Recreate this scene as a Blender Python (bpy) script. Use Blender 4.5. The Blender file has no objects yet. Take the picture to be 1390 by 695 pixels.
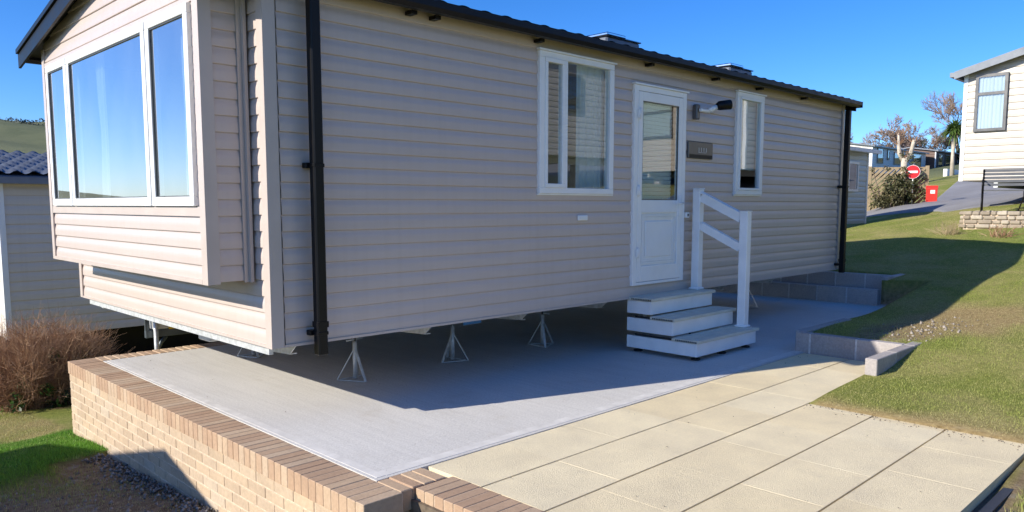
import bpy, bmesh, math, random
import numpy as np
from mathutils import Vector, Matrix
random.seed(7); rng = np.random.default_rng(11)
S = bpy.context.scene; COL = S.collection
R = math.radians
# ------------------------------------------------------------------ materials
def srgb(r, g, b):
    f = lambda c: (c/255/12.92 if c/255 <= .04045 else ((c/255+.055)/1.055)**2.4)
    return (f(r), f(g), f(b), 1)
class NT:
    def __init__(s, name):
        s.m = bpy.data.materials.new(name); s.m.use_nodes = True
        s.t = s.m.node_tree; s.n = s.t.nodes; s.p = s.n['Principled BSDF']
    def add(s, typ, **kw):
        n = s.n.new(typ)
        for k, v in kw.items():
            if k.startswith('_'): n.inputs[k[1:].replace('_', ' ')].default_value = v
            else: setattr(n, k, v)
        return n
    def link(s, a, b): s.t.links.new(a, b)
    def coord(s, scale=(1, 1, 1), kind='Object'):
        c = s.add('ShaderNodeTexCoord'); m = s.add('ShaderNodeMapping'); m.inputs['Scale'].default_value = scale
        s.link(c.outputs[kind], m.inputs['Vector']); return m.outputs['Vector']
    def geo(s, scale=(1, 1, 1)):
        c = s.add('ShaderNodeNewGeometry'); m = s.add('ShaderNodeMapping'); m.inputs['Scale'].default_value = scale
        s.link(c.outputs['Position'], m.inputs['Vector']); return m.outputs['Vector']
    def noise(s, vec, scale, detail=4, rough=.55):
        n = s.add('ShaderNodeTexNoise'); n.inputs['Scale'].default_value = scale
        n.inputs['Detail'].default_value = detail; n.inputs['Roughness'].default_value = rough
        s.link(vec, n.inputs['Vector']); return n.outputs['Fac']
    def ramp(s, fac, *stops):
        r = s.add('ShaderNodeValToRGB'); e = r.color_ramp.elements
        e[0].position, e[0].color = stops[0]; e[1].position, e[1].color = stops[1]
        for p, c in stops[2:]:
            x = e.new(p); x.color = c
        s.link(fac, r.inputs['Fac']); return r.outputs['Color']
    def mix(s, fac, a, b, mode='MIX'):
        m = s.add('ShaderNodeMix', data_type='RGBA', blend_type=mode)
        for v, i in ((fac, 0), (a, 6), (b, 7)):
            if hasattr(v, 'links'): s.link(v, m.inputs[i])
            else: m.inputs[i].default_value = v
        return m.outputs[2]
    def math(s, op, a, b=0.0):
        m = s.add('ShaderNodeMath', operation=op)
        for v, i in ((a, 0), (b, 1)):
            if hasattr(v, 'links'): s.link(v, m.inputs[i])
            else: m.inputs[i].default_value = v
        return m.outputs[0]
    def bump(s, h, strength=.3, dist=.01):
        b = s.add('ShaderNodeBump'); b.inputs['Strength'].default_value = strength; b.inputs['Distance'].default_value = dist
        s.link(h, b.inputs['Height']); s.link(b.outputs[0], s.p.inputs['Normal'])
    def attr(s, name):
        return s.add('ShaderNodeAttribute', attribute_name=name)
    def base(s, c):
        if hasattr(c, 'links'): s.link(c, s.p.inputs['Base Color'])
        else: s.p.inputs['Base Color'].default_value = c
def g(v, a=1): return (v, v, v, 1)
def simple(name, c, rough=.5, metal=0, var=.12, nscale=6, bump=0, bscale=60, spec=.5):
    n = NT(name); v = n.geo(); f = n.noise(v, nscale, 5)
    lo = tuple(x*(1-var) for x in c[:3])+(1,); hi = tuple(min(1, x*(1+var)) for x in c[:3])+(1,)
    n.base(n.ramp(f, (.3, lo), (.7, hi)))
    rr = n.add('ShaderNodeMapRange'); n.link(f, rr.inputs[0]); rr.inputs[3].default_value = max(0, rough-.1); rr.inputs[4].default_value = min(1, rough+.1)
    n.link(rr.outputs[0], n.p.inputs['Roughness'])
    n.p.inputs['Metallic'].default_value = metal; n.p.inputs['Specular IOR Level'].default_value = spec
    if bump: n.bump(n.noise(n.geo(), bscale, 3), bump, .004)
    return n.m
def siding_mat(name, c, rough=.36, dirt=.10, bsc=22):
    n = NT(name)
    a = n.noise(n.geo((.6, .6, 5)), 2.2, 5); b = n.noise(n.geo((9, 9, .35)), 2.0, 4)   # boards differ a little, faint vertical streaks
    c1 = n.mix(a, tuple(x*(1-dirt) for x in c[:3])+(1,), tuple(min(1, x*(1+dirt*.6)) for x in c[:3])+(1,))
    st = n.ramp(b, (.45, (1, 1, 1, 1)), (.8, (.955, .945, .93, 1)))
    n.base(n.mix(1.0, c1, st, 'MULTIPLY'))
    n.p.inputs['Roughness'].default_value = rough
    n.bump(n.noise(n.geo((1, 1, 2)), bsc, 3), .10, .004)
    return n.m
M = {}
M['siding'] = siding_mat('grey_beige_cladding', (.56, .475, .43), .34)
M['trim'] = simple('grey_beige_trim', (.52, .445, .40), .35, var=.04)
M['upvc'] = simple('white_upvc', (.84, .85, .85), .22, var=.03)
M['step_white'] = simple('white_step_plastic', (.85, .86, .86), .4, var=.05)
M['black'] = simple('black_plastic', (.004, .004, .005), .42, spec=.25, var=.2)
M['blackroof'] = simple('black_roof_steel', (.007, .008, .009), .5, spec=.25, var=.25)
M['slate'] = simple('blue_slate_roof', (.13, .15, .19), .45, var=.2)
M['galv'] = simple('galvanised_steel', (.60, .62, .63), .45, .35, var=.2, nscale=25)
M['darkgalv'] = simple('dark_steel', (.10, .12, .13), .45, .5, var=.2)
M['chrome'] = simple('polished_steel', (.7, .71, .72), .15, 1, var=.04)
M['greyplate'] = simple('grey_plate', (.12, .115, .11), .3, .3)
M['rubber'] = simple('black_rubber', (.02, .02, .02), .8)
M['interior'] = simple('interior_board', (.42, .37, .31), .7)
M['white_wall'] = siding_mat('white_cladding', (.56, .55, .52), .4, .06)
M['cream_wall'] = siding_mat('cream_cladding', (.50, .45, .385), .4, .06)
M['sage_wall'] = siding_mat('pale_sage_cladding', (.50, .53, .49), .4, .06)
M['pale_wall'] = siding_mat('pale_grey_cladding', (.56, .55, .53), .4, .06)
M['grey_wall'] = siding_mat('grey_cladding', (.66, .59, .52), .45, .06)
M['brown_wall'] = siding_mat('brown_cladding', (.12, .07, .05), .6, .1)
M['fasciagrey'] = simple('grey_fascia', (.16, .18, .21), .35)
M['red'] = simple('red_plastic', (.68, .03, .02), .4)
M['yellow'] = simple('yellow_paint', (.75, .5, .02), .5)
M['blue'] = simple('blue_paint', (.05, .22, .5), .5)
M['roofwhite'] = simple('white_roof_fascia', (.78, .78, .78), .4)
M['decking'] = simple('brown_decking', (.16, .06, .045), .7)
def glass(name, refl=.30, tint=(.90, .95, .95, 1), haze=0):
    n = NT(name); n.n.remove(n.p)
    tr = n.add('ShaderNodeBsdfTransparent'); tr.inputs[0].default_value = tint
    gl = n.add('ShaderNodeBsdfGlossy'); gl.inputs['Roughness'].default_value = .004; gl.inputs['Color'].default_value = (.90, .90, .92, 1)
    fr = n.add('ShaderNodeFresnel'); fr.inputs['IOR'].default_value = 1.5
    nz = n.noise(n.geo(), 1.6, 1); bp = n.add('ShaderNodeBump'); bp.inputs['Strength'].default_value = .035; bp.inputs['Distance'].default_value = .02
    n.link(nz, bp.inputs['Height']); n.link(bp.outputs[0], gl.inputs['Normal'])
    ad = n.math('ADD', n.math('MULTIPLY', fr.outputs[0], 1.6), refl); ad = n.math('MINIMUM', ad, .92); bf = n.add('ShaderNodeNewGeometry'); ad = n.math('MULTIPLY', ad, n.math('SUBTRACT', 1.0, bf.outputs['Backfacing']))
    mx = n.add('ShaderNodeMixShader'); n.link(ad, mx.inputs[0]); n.link(tr.outputs[0], mx.inputs[1]); n.link(gl.outputs[0], mx.inputs[2])
    out = mx.outputs[0]
    if haze:  # white diffuse haze mixed into the pane for its pale reflective look
        df = n.add('ShaderNodeBsdfDiffuse'); df.inputs[0].default_value = (.8, .82, .85, 1); m2 = n.add('ShaderNodeMixShader')
        n.link(n.math('MULTIPLY', n.noise(n.geo((1, 1, .5)), 3.0, 5), haze*2), m2.inputs[0]); n.link(out, m2.inputs[1]); n.link(df.outputs[0], m2.inputs[2]); out = m2.outputs[0]
    n.link(out, n.n['Material Output'].inputs[0]); return n.m
M['glass'] = glass('double_glazing', .11)
M['bayglass'] = glass('bay_glazing', .40, haze=.035)
def curtain_mat(name, c):
    n = NT(name); n.base(c); n.p.inputs['Roughness'].default_value = .9
    tl = n.add('ShaderNodeBsdfTranslucent'); tl.inputs[0].default_value = c
    mx = n.add('ShaderNodeMixShader'); mx.inputs[0].default_value = .35
    n.link(n.p.outputs[0], mx.inputs[1]); n.link(tl.outputs[0], mx.inputs[2]); n.link(mx.outputs[0], n.n['Material Output'].inputs[0]); return n.m
M['curtain'] = curtain_mat('pale_curtain', (.92, .96, .96, 1))
M['curtainw'] = curtain_mat('white_curtain', (.85, .86, .87, 1))
# bricks: colour varies from brick to brick through the face attribute 'rnd'
def rnd_mat(name, stops, rough=.85, nscale=40, nvar=.25, bump=.5, bscale=140, stain=None):
    n = NT(name); a = n.attr('rnd'); c = n.ramp(a.outputs['Fac'], *stops)
    f = n.noise(n.geo(), nscale, 6, .65)
    k = n.ramp(f, (.25, g(1-nvar)), (.75, g(1.0)))
    f2 = n.noise(n.geo(), 3.0, 4); k2 = n.ramp(f2, (.3, (.86, .86, .88, 1)), (.65, (1, 1, 1, 1)))
    n.base(n.mix(1.0, n.mix(1.0, c, k, 'MULTIPLY'), k2, 'MULTIPLY')); n.p.inputs['Roughness'].default_value = rough
    n.p.inputs['Specular IOR Level'].default_value = .25
    if stain: st = n.noise(n.geo(), 2.7, 7, .75); old = n.p.inputs['Base Color'].links[0].from_socket; n.base(n.mix(n.ramp(st, (.57, g(0)), (.72, g(.45))), old, stain))
    n.bump(n.noise(n.geo(), bscale, 4), bump, .004); return n.m
M['brick'] = rnd_mat('buff_brick', [(0, (.51, .385, .26, 1)), (1, (.59, .485, .36, 1)), (.35, (.56, .435, .305, 1)), (.7, (.58, .44, .295, 1))])
M['copebrick'] = rnd_mat('coping_brick', [(0, (.47, .315, .205, 1)), (1, (.58, .44, .305, 1)), (.4, (.51, .35, .23, 1)), (.7, (.55, .40, .265, 1))])
M['mortar'] = simple('mortar', (.56, .44, .32), .95, var=.2, nscale=30, bump=.5)
M['bed'] = simple('paving_bed', (.13, .10, .07), .95, var=.3, nscale=30)
M['greymortar'] = simple('grey_mortar', (.52, .51, .50), .95, var=.2, nscale=30, bump=.5)
M['block'] = rnd_mat('dense_grey_block', [(0, (.42, .385, .365, 1)), (1, (.55, .505, .475, 1))], .95, 55, .35, .9, 90)
M['slabs'] = rnd_mat('buff_paving', [(0, (.82, .69, .44, 1)), (1, (.87, .76, .52, 1)), (.5, (.85, .725, .475, 1))], .9, 75, .16, 1.0, 220, (.50, .43, .30, 1))
M['stone'] = rnd_mat('rough_stone', [(0, (.34, .28, .21, 1)), (1, (.56, .49, .39, 1))], .95, 20, .3, .9, 40)
def concrete():
    n = NT('grey_concrete'); v = n.geo()
    big = n.noise(v, .8, 5); fine = n.noise(v, 70, 6, .8); br = n.noise(n.geo((8, 90, 1)), 1, 4)   # brushed lines along one way
    c = n.ramp(big, (.25, (.61, .59, .555, 1)), (.75, (.72, .70, .66, 1)))
    c = n.mix(1.0, c, n.ramp(fine, (.36, g(.74)), (.60, g(1.0))), 'MULTIPLY')
    st = n.noise(v, 2.2, 7, .75); c = n.mix(n.ramp(st, (.56, g(0)), (.74, g(.5))), c, (.46, .41, .34, 1))
    lines = n.noise(n.geo((26, 1.2, 1)), 1.0, 3); c = n.mix(1.0, c, n.ramp(lines, (.35, g(.93)), (.6, g(1.0))), 'MULTIPLY')
    n.base(c); n.p.inputs['Roughness'].default_value = .85; n.p.inputs['Specular IOR Level'].default_value = .3
    h = n.math('ADD', fine, n.math('MULTIPLY', br, 1.5)); n.bump(h, .55, .004); return n.m
M['concrete'] = concrete()
def tarmac():
    n = NT('worn_tarmac'); v = n.geo(); c = n.ramp(n.noise(v, .6, 5), (.3, (.22, .215, .22, 1)), (.7, (.30, .295, .30, 1)))
    n.base(n.mix(1.0, c, n.ramp(n.noise(v, 40, 4), (.3, g(.75)), (.7, g(1))), 'MULTIPLY')); n.p.inputs['Roughness'].default_value = .9
    n.bump(n.noise(v, 60, 3), .5, .01); return n.m
M['tarmac'] = tarmac()
def ground_mat():
    n = NT('turf_and_soil'); v = n.geo()
    f1 = n.noise(v, 1.1, 6, .6); f2 = n.noise(v, 26, 5, .7); f3 = n.noise(v, .12, 4)
    gr = n.ramp(f2, (.25, (.09, .12, .024, 1)), (.75, (.29, .30, .075, 1)), (.5, (.185, .215, .045, 1)))
    dry = n.ramp(f2, (.25, (.24, .195, .075, 1)), (.75, (.50, .42, .20, 1)))
    c = n.mix(n.ramp(f1, (.42, g(.05)), (.66, g(.75))), gr, dry)
    fr = n.ramp(f2, (.2, (.045, .10, .012, 1)), (.8, (.11, .25, .03, 1)))
    c = n.mix(n.attr('turf').outputs['Fac'], c, fr)
    soil = n.ramp(n.noise(v, 18, 6, .7), (.3, (.14, .095, .055, 1)), (.7, (.36, .27, .175, 1)))
    soil = n.mix(n.ramp(n.noise(v, 7, 5), (.58, g(0)), (.70, g(.6))), soil, (.33, .32, .30, 1))
    c = n.mix(n.attr('soil').outputs['Fac'], c, soil)
    st = n.ramp(f2, (.3, (.20, .14, .06, 1)), (.7, (.44, .34, .17, 1)))
    c = n.mix(n.attr('straw').outputs['Fac'], c, st)
    far = n.ramp(n.noise(v, .035, 7, .65), (.35, (.105, .125, .07, 1)), (.65, (.19, .20, .11, 1)))
    c = n.mix(n.attr('far').outputs['Fac'], c, far)
    n.base(c); n.p.inputs['Roughness'].default_value = 1; n.p.inputs['Specular IOR Level'].default_value = .1
    n.bump(n.noise(v, 45, 6, .75), .8, .03); return n.m
M['ground'] = ground_mat()
def col_mat(name, rough=.7, trans=.25):
    n = NT(name); a = n.attr('col'); n.base(a.outputs['Color']); n.p.inputs['Roughness'].default_value = rough; n.p.inputs['Specular IOR Level'].default_value = .3
    if trans:
        tl = n.add('ShaderNodeBsdfTranslucent'); n.link(a.outputs['Color'], tl.inputs[0])
        mx = n.add('ShaderNodeMixShader'); mx.inputs[0].default_value = trans
        n.link(n.p.outputs[0], mx.inputs[1]); n.link(tl.outputs[0], mx.inputs[2]); n.link(mx.outputs[0], n.n['Material Output'].inputs[0])
    return n.m
M['blade'] = col_mat('grass_blade', .6, .3)
M['leaf'] = col_mat('leaf', .45, .2)
M['twig'] = rnd_mat('red_brown_twig', [(0, (.28, .15, .085, 1)), (1, (.60, .40, .26, 1)), (.5, (.44, .26, .155, 1))], .9, 30, .2, .1)
M['bark'] = simple('grey_brown_bark', (.17, .13, .10), .95, var=.3, nscale=12, bump=.6, bscale=30)
M['farwig'] = simple('bare_branches', (.33, .24, .175), .95, var=.25, nscale=1.5)
M['farwig2'] = simple('dark_bare_branches', (.30, .22, .18), .95, var=.25, nscale=1.5)
M['wood'] = simple('weathered_timber', (.36, .28, .17), .85, var=.2, nscale=20, bump=.4)
M['strawtwig'] = simple('straw_twig', (.42, .33, .19), .9)
M['paletrunk'] = simple('pale_trunk', (.46, .40, .32), .9, var=.25, nscale=5, bump=.5, bscale=20)
M['signred'] = simple('sign_red', (.65, .02, .025), .35, var=.05)
M['signwhite'] = simple('sign_white', (.8, .8, .8), .35, var=.03)
M['benchslat'] = simple('grey_bench_slat', (.10, .105, .115), .5)
M['hedge'] = simple('hill_scrub', (.10, .115, .10), 1, var=.3, nscale=.3)
# ------------------------------------------------------------------ mesh builder
class MB:
    def __init__(s): s.v = []; s.f = []; s.r = []; s.sm = []
    def split(s, k=None):
        """one MB per connected piece"""
        par = list(range(len(s.v)))
        def fd(a):
            while par[a] != a: par[a] = par[par[a]]; a = par[a]
            return a
        for f in s.f:
            for i in f[1:]: par[fd(i)] = fd(f[0])
        out = {}
        for f, r, sm in zip(s.f, s.r, s.sm):
            q = out.setdefault(fd(f[0]), (MB(), {})); mb, mp = q; g = []
            for i in f:
                if i not in mp: mp[i] = len(mb.v); mb.v.append(s.v[i])
                g.append(mp[i])
            mb.f.append(g); mb.r.append(r); mb.sm.append(sm)
        return [q[0] for q in out.values()]
    def add(s, vs, fs, r=None, smooth=False):
        o = len(s.v); s.v += [tuple(p) for p in vs]; r = random.random() if r is None else r
        for f in fs: s.f.append([i+o for i in f]); s.r.append(r); s.sm.append(smooth)
        return s
    def box(s, x0, x1, y0, y1, z0, z1, r=None, bev=0):
        if x0 > x1: x0, x1 = x1, x0
        if y0 > y1: y0, y1 = y1, y0
        if z0 > z1: z0, z1 = z1, z0
        if bev:
            b = min(bev, (x1-x0)*.45, (y1-y0)*.45, (z1-z0)*.45); vs = []; idx = {}
            X = (x0, x1); Y = (y0, y1); Z = (z0, z1)
            for i in (0, 1):
                for j in (0, 1):
                    for k in (0, 1):
                        sx, sy, sz = (1, -1)[i]*b, (1, -1)[j]*b, (1, -1)[k]*b
                        for a, p in enumerate(((X[i], Y[j]+sy, Z[k]+sz), (X[i]+sx, Y[j], Z[k]+sz), (X[i]+sx, Y[j]+sy, Z[k]))):
                            idx[i, j, k, a] = len(vs); vs.append(p)
            fs = []
            for a in range(3):
                for e in (0, 1):
                    q = []
                    for (p1, p2) in ((0, 0), (1, 0), (1, 1), (0, 1)):
                        c = [0, 0, 0]; c[a] = e; o = [t for t in range(3) if t != a]; c[o[0]] = p1; c[o[1]] = p2
                        q.append(idx[c[0], c[1], c[2], a])
                    fs.append(q)
            for a in range(3):
                o = [t for t in range(3) if t != a]
                for p1 in (0, 1):
                    for p2 in (0, 1):
                        def k(e, w):
                            c = [0, 0, 0]; c[a] = e; c[o[0]] = p1; c[o[1]] = p2; return idx[c[0], c[1], c[2], w]
                        fs.append([k(0, o[0]), k(1, o[0]), k(1, o[1]), k(0, o[1])])
            for i in (0, 1):
                for j in (0, 1):
                    for k in (0, 1): fs.append([idx[i, j, k, 0], idx[i, j, k, 1], idx[i, j, k, 2]])
            return s.add(vs, fs, r)
        vs = [(x, y, z) for x in (x0, x1) for y in (y0, y1) for z in (z0, z1)]
        return s.add(vs, [[0, 1, 3, 2], [4, 6, 7, 5], [0, 4, 5, 1], [2, 3, 7, 6], [0, 2, 6, 4], [1, 5, 7, 3]], r)
    def obox(s, c, ax, ay, az, hx, hy, hz, r=None):       # oriented box, half sizes
        c, ax, ay, az = Vector(c), Vector(ax).normalized(), Vector(ay).normalized(), Vector(az).normalized()
        vs = [c+ax*(hx*i)+ay*(hy*j)+az*(hz*k) for i in (-1, 1) for j in (-1, 1) for k in (-1, 1)]
        return s.add(vs, [[0, 1, 3, 2], [4, 6, 7, 5], [0, 4, 5, 1], [2, 3, 7, 6], [0, 2, 6, 4], [1, 5, 7, 3]], r)
    def bar(s, a, b, w, h=None, r=None):
        a, b = Vector(a), Vector(b); d = (b-a); L = d.length; d.normalize(); h = h or w
        up = Vector((0, 0, 1)) if abs(d.z) < .95 else Vector((1, 0, 0)); sx = d.cross(up).normalized(); sz = sx.cross(d)
        return s.obox((a+b)/2, d, sx, sz, L/2, w/2, h/2, r)
    def tube(s, pts, rad, n=8, r=None, cap=True, smooth=True):
        pts = [Vector(p) for p in pts]; rad = rad if hasattr(rad, '__len__') else [rad]*len(pts)
        vs = []; fs = []
        d0 = (pts[1]-pts[0]).normalized(); up = Vector((0, 0, 1)) if abs(d0.z) < .9 else Vector((1, 0, 0)); u = d0.cross(up).normalized()
        for i, p in enumerate(pts):
            d = (pts[min(i+1, len(pts)-1)]-pts[max(i-1, 0)]).normalized(); u = (u-d*u.dot(d)).normalized(); w = d.cross(u)
            for k in range(n):
                a = 2*math.pi*k/n; vs.append(p+(u*math.cos(a)+w*math.sin(a))*rad[i])
        for i in range(len(pts)-1):
            for k in range(n): fs.append([i*n+k, i*n+(k+1) % n, (i+1)*n+(k+1) % n, (i+1)*n+k])
        r = random.random() if r is None else r
        s.add(vs, fs, r, smooth)
        if cap:
            o = len(s.v)-len(vs)
            s.f += [[o+k for k in range(n)][::-1], [o+(len(pts)-1)*n+k for k in range(n)]]; s.r += [r, r]; s.sm += [False, False]
        return s
    def prism(s, poly, axis, a, b, r=None):                # poly = 2-D outline extruded along axis 0/1/2
        def P(p, t):
            q = list(p); q.insert(axis, t); return q
        n = len(poly); vs = [P(p, a) for p in poly]+[P(p, b) for p in poly]
        fs = [list(range(n)), list(range(n, 2*n))[::-1]]+[[i, (i+1) % n, n+(i+1) % n, n+i] for i in range(n)]
        return s.add(vs, fs, r)
    def build(s, name, mat, parent=None, loc=None, label=None, cut=None, nofix=False):
        me = bpy.data.meshes.new(name); me.from_pydata(s.v, [], s.f); me.update()
        if len(s.f):
            at = me.attributes.new('rnd', 'FLOAT', 'FACE'); at.data.foreach_set('value', s.r)
            me.polygons.foreach_set('use_smooth', s.sm)
        if cut or not nofix:
            bm = bmesh.new(); bm.from_mesh(me)
            for co, no in (cut or []):
                bmesh.ops.bisect_plane(bm, geom=bm.verts[:]+bm.edges[:]+bm.faces[:], plane_co=co, plane_no=no, clear_outer=True)
            bmesh.ops.recalc_face_normals(bm, faces=bm.faces); bm.to_mesh(me); bm.free()
        if mat: me.materials.append(M[mat] if isinstance(mat, str) else mat)
        o = bpy.data.objects.new(name, me); COL.objects.link(o)
        if parent: o.parent = parent
        if loc: o.location = loc
        if label: o['label'] = label
        return o
def tag(o, label=None, cat=None, group=None, kind=None):
    for k, v in (('label', label), ('category', cat), ('group', group), ('kind', kind)):
        if v: o[k] = v
    return o
def empty(name, loc=(0, 0, 0), rz=0, label=None, cat=None, group=None):
    o = bpy.data.objects.new(name, None); COL.objects.link(o); o.location = loc; o.rotation_euler = (0, 0, rz); o.empty_display_size = .2
    return tag(o, label, cat, group)
def dup(root, loc, rz=None, label=None, group=None, scale=None):
    r = root.copy(); COL.objects.link(r); r.location = loc
    if rz is not None: r.rotation_euler = (0, 0, rz)
    if scale: r.scale = (scale,)*3
    if label: r['label'] = label
    if group: r['group'] = group
    for c in list(root.children):
        k = c.copy(); COL.objects.link(k); k.parent = r
        for q in list(c.children):
            z = q.copy(); COL.objects.link(z); z.parent = k
    return r
def numesh(name, V, F, mat, col=None, parent=None):
    me = bpy.data.meshes.new(name); k = F.shape[1]
    me.vertices.add(len(V)); me.vertices.foreach_set('co', V.astype(np.float32).ravel())
    me.loops.add(F.size); me.loops.foreach_set('vertex_index', F.astype(np.int32).ravel())
    me.polygons.add(len(F)); me.polygons.foreach_set('loop_start', np.arange(0, F.size, k, dtype=np.int32)); me.polygons.foreach_set('loop_total', np.full(len(F), k, dtype=np.int32))
    me.update(calc_edges=True)
    if col is not None:
        a = me.color_attributes.new('col', 'FLOAT_COLOR', 'POINT'); c = np.ones((len(V), 4), np.float32); c[:, :3] = col; a.data.foreach_set('color', c.ravel())
    me.materials.append(M[mat]); o = bpy.data.objects.new(name, me); COL.objects.link(o)
    if parent: o.parent = parent
    return o
# ------------------------------------------------------------------ terrain
CP = np.array([(-.4,3.4,-.74),(-.35,2,-.64),(-.35,.3,-.53),(-.35,-1.4,-.42),(-3,-1,-.5),(-3,3,-.8),(-2,6,-.98),(0,9.4,-1.1),(5,6,-1.0),(9.5,5,-.45),
 (-1,4.6,-.84),(-2.4,-4.6,-.2),(0,-2.2,-.36),(0,-4,-.22),(1.7,-3.95,-.07),(3.2,-3.95,-.02),(0,-6,-.15),(3.4,-2.5,.02),(3.45,-3.6,.025),(4.4,-2.5,.06),
 (4.6,-4.2,.1),(5.4,-1.9,.2),(5.3,-1.35,.17),(6,-3,.25),(7,-1.6,.2),(8.5,-1,.3),(9.4,-1.3,.42),(11.5,-.8,.5),(10.4,1.6,.42),(12,3.5,.3),(9,-3,.5),(9,-5.5,.7),
 (13,-1,.8),(13,-4,1.02),(14.3,-.2,1.0),(14.3,-2,1.08),(16,-.4,1.33),(17.2,0,1.42),(18,-3,1.7),(17.5,2.2,1.12),(19.5,3.6,.78),(22.8,3.2,1.3),(26,6.5,1.1),(28,4.6,1.52),
 (27,5.6,1.55),(35,11,1.9),(44,12.8,2.5),(46,10.5,2.95),(40,7.2,2.9),(30,0,2.4),(45,-10,4.3),(62,16,3.9),(20,-10,2.4),(12,-11,2.0),(5,-11,1.2),(10,-7.5,1.5),(-10,-10,-.6),
 (-10,0,-1),(-10,12,-1.6),(0,25,-1.9),(-40,40,-3),(-50,-20,-2.5),(30,20,.2),(60,40,2.2),(85,25,5.5),(90,-30,8),(20,-60,4),(20,60,-2)])
def tps_fit(P):
    n = len(P); d = np.hypot(P[:, None, 0]-P[None, :, 0], P[:, None, 1]-P[None, :, 1]); K = np.where(d > 0, d*d*np.log(d+1e-12), 0)+np.eye(n)*.02
    Q = np.c_[np.ones(n), P[:, :2]]; A = np.block([[K, Q], [Q.T, np.zeros((3, 3))]]); return np.linalg.solve(A, np.r_[P[:, 2], 0, 0, 0])
TW = tps_fit(CP)
def sst(a, b, x):
    t = np.clip((x-a)/(b-a), 0, 1); return t*t*(3-2*t)
def H(x, y):
    x = np.atleast_1d(np.asarray(x, float)); y = np.atleast_1d(np.asarray(y, float)); sh = x.shape; x = x.ravel(); y = y.ravel()
    xc = np.clip(x, -60, 95); yc = np.clip(y, -60, 62)
    d = np.hypot(xc[:, None]-CP[None, :, 0], yc[:, None]-CP[None, :, 1]); z = np.where(d > 0, d*d*np.log(d+1e-12), 0) @ TW[:len(CP)]+TW[-3]+TW[-2]*xc+TW[-1]*yc
    z = z-.0*x
    z += .012*np.sin(x*2.1+y*1.3)*np.sin(y*2.7-x*.7)*np.exp(-((x-3)**2+(y+1)**2)/400)
    far = np.hypot(x-xc, y-yc); z = z-np.clip(far, 0, 500)*.01*(y > 0)
    return z.reshape(sh)
def h1(x, y): return float(H(x, y)[0])
# footprints of the raised platform and paving (no ground sheet there)
PX0, PX1, PY0, PY1 = -.33, 9.9, -1.28, 3.45
def lines(cuts, fine0, fine1, lo, hi, st):
    a = list(np.arange(fine0, fine1, st)); s = st; x = fine1
    while x < hi: a.append(x); s *= 1.09; x += s
    a.append(hi); s = st; x = fine0-st
    while x > lo: a.append(x); s *= 1.09; x -= s
    a.append(lo); a = np.array(sorted(a))
    a = a[np.all(np.abs(a[:, None]-np.array(cuts)[None, :]) > st*.45, axis=1)]
    return np.array(sorted(list(a)+list(cuts)))
GX = lines([-.3, 0.0, .02, .25, 3.16, 4.22, 4.32, 5.2, 5.3, 9.45, 10.2], -3, 12, -400, 420, .10)
GX = GX[(GX != .02)]
GY = lines([-3.64, -2.2, -2.3, -1.28, -1.13, -.45, 3.4], -5.2, 4.4, -260, 330, .10)
HOLES = [(-.3, 5.3, -1.28, 3.4), (5.2, 9.45, -1.13, 3.4), (9.45, 10.2, -.45, 3.4), (0.0, 3.16, -60, -1.28), (3.16, 4.32, -2.2, -1.28), (4.22, 5.2, -2.2, -1.13)]
HOLES[3] = (0.0, 3.16, -3.64, -1.28)
def in_hole(x, y, m=0.0):
    r = np.zeros(x.shape, bool)
    for a, b, c, d in HOLES: r |= (x > a-m) & (x < b+m) & (y > c-m) & (y < d+m)
    return r
def zone(x, y):
    n1 = .5+.5*np.sin(x*3.1+1.7*np.sin(y*2.3))*np.cos(y*3.7+1.3*np.sin(x*1.9)); n2 = np.sin(x*7.3+y*5.1)*.5+np.sin(y*9.7-x*4.3)*.5
    def blob(cx, cy, rx, ry, soft=.35):
        return 1-sst(1-soft, 1+soft, np.hypot((x-cx)/rx, (y-cy)/ry)+.16*n2)
    soil = np.zeros(x.shape)
    soil = np.maximum(soil, (1-sst(.30, .55, np.abs(x+.35)+.06*n2))*(y < 2.4)*(y > -2)*(x < 0))      # strip along the brick wall
    soil = np.maximum(soil, blob(-1.25, .9, 1.05, 1.25))
    soil = np.maximum(soil, blob(5.75, -1.95, .55, .35)*.9)
    edge = np.minimum(np.abs(y+3.68)/.10, 9)
    soil = np.maximum(soil, (1-sst(.0, .14, np.abs(y+3.72)))*(x > 0)*(x < 3.3))
    soil = np.maximum(soil, .85*(1-sst(.03, .16+.05*n2, x-3.14))*(y < -2.2)*(y > -3.9)*(x > 3.0))
    soil = np.maximum(soil, .85*(1-sst(.02, .14, np.abs(x-9.3+.0))*1)*0)
    soil = np.maximum(soil, .8*blob(-2.2, 5.0, .8, .5))
    straw = np.maximum(blob(6.75, -2.25, 1.05, .62)*1.0, blob(9.6, -3.4, .8, .4)*.5)
    straw = np.maximum(straw, np.clip(.42+.35*n1+.2*n2, 0, .8)*(x < -.2)*(y > 3.6)*(y < 6.5))
    straw = np.maximum(straw, .75*(1-sst(.02, .34+.08*n2, x-3.16))*(y < -2.2)*(y > -3.9)*(x > 3.0))
    turf = blob(-1.35, 3.0, 1.6, .95, .22)*(x < -.2)
    turf = np.maximum(turf, .35*blob(14.6, -3.6, 3, 3))
    far = sst(30, 70, np.hypot(x, y))
    return soil, straw, turf*(1-soil), far
gx, gy = np.meshgrid(GX, GY, indexing='ij'); gz = H(gx, gy)
gs, gst, gt, gf = zone(gx, gy)
gz = gz+.035*gt-.03*gs*(gx < 0)
_road = None
nx, ny = gx.shape
cxm = (gx[:-1, :-1]+gx[1:, 1:])/2; cym = (gy[:-1, :-1]+gy[1:, 1:])/2
keep = ~in_hole(cxm, cym)
idx = np.arange(nx*ny).reshape(nx, ny)
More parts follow.
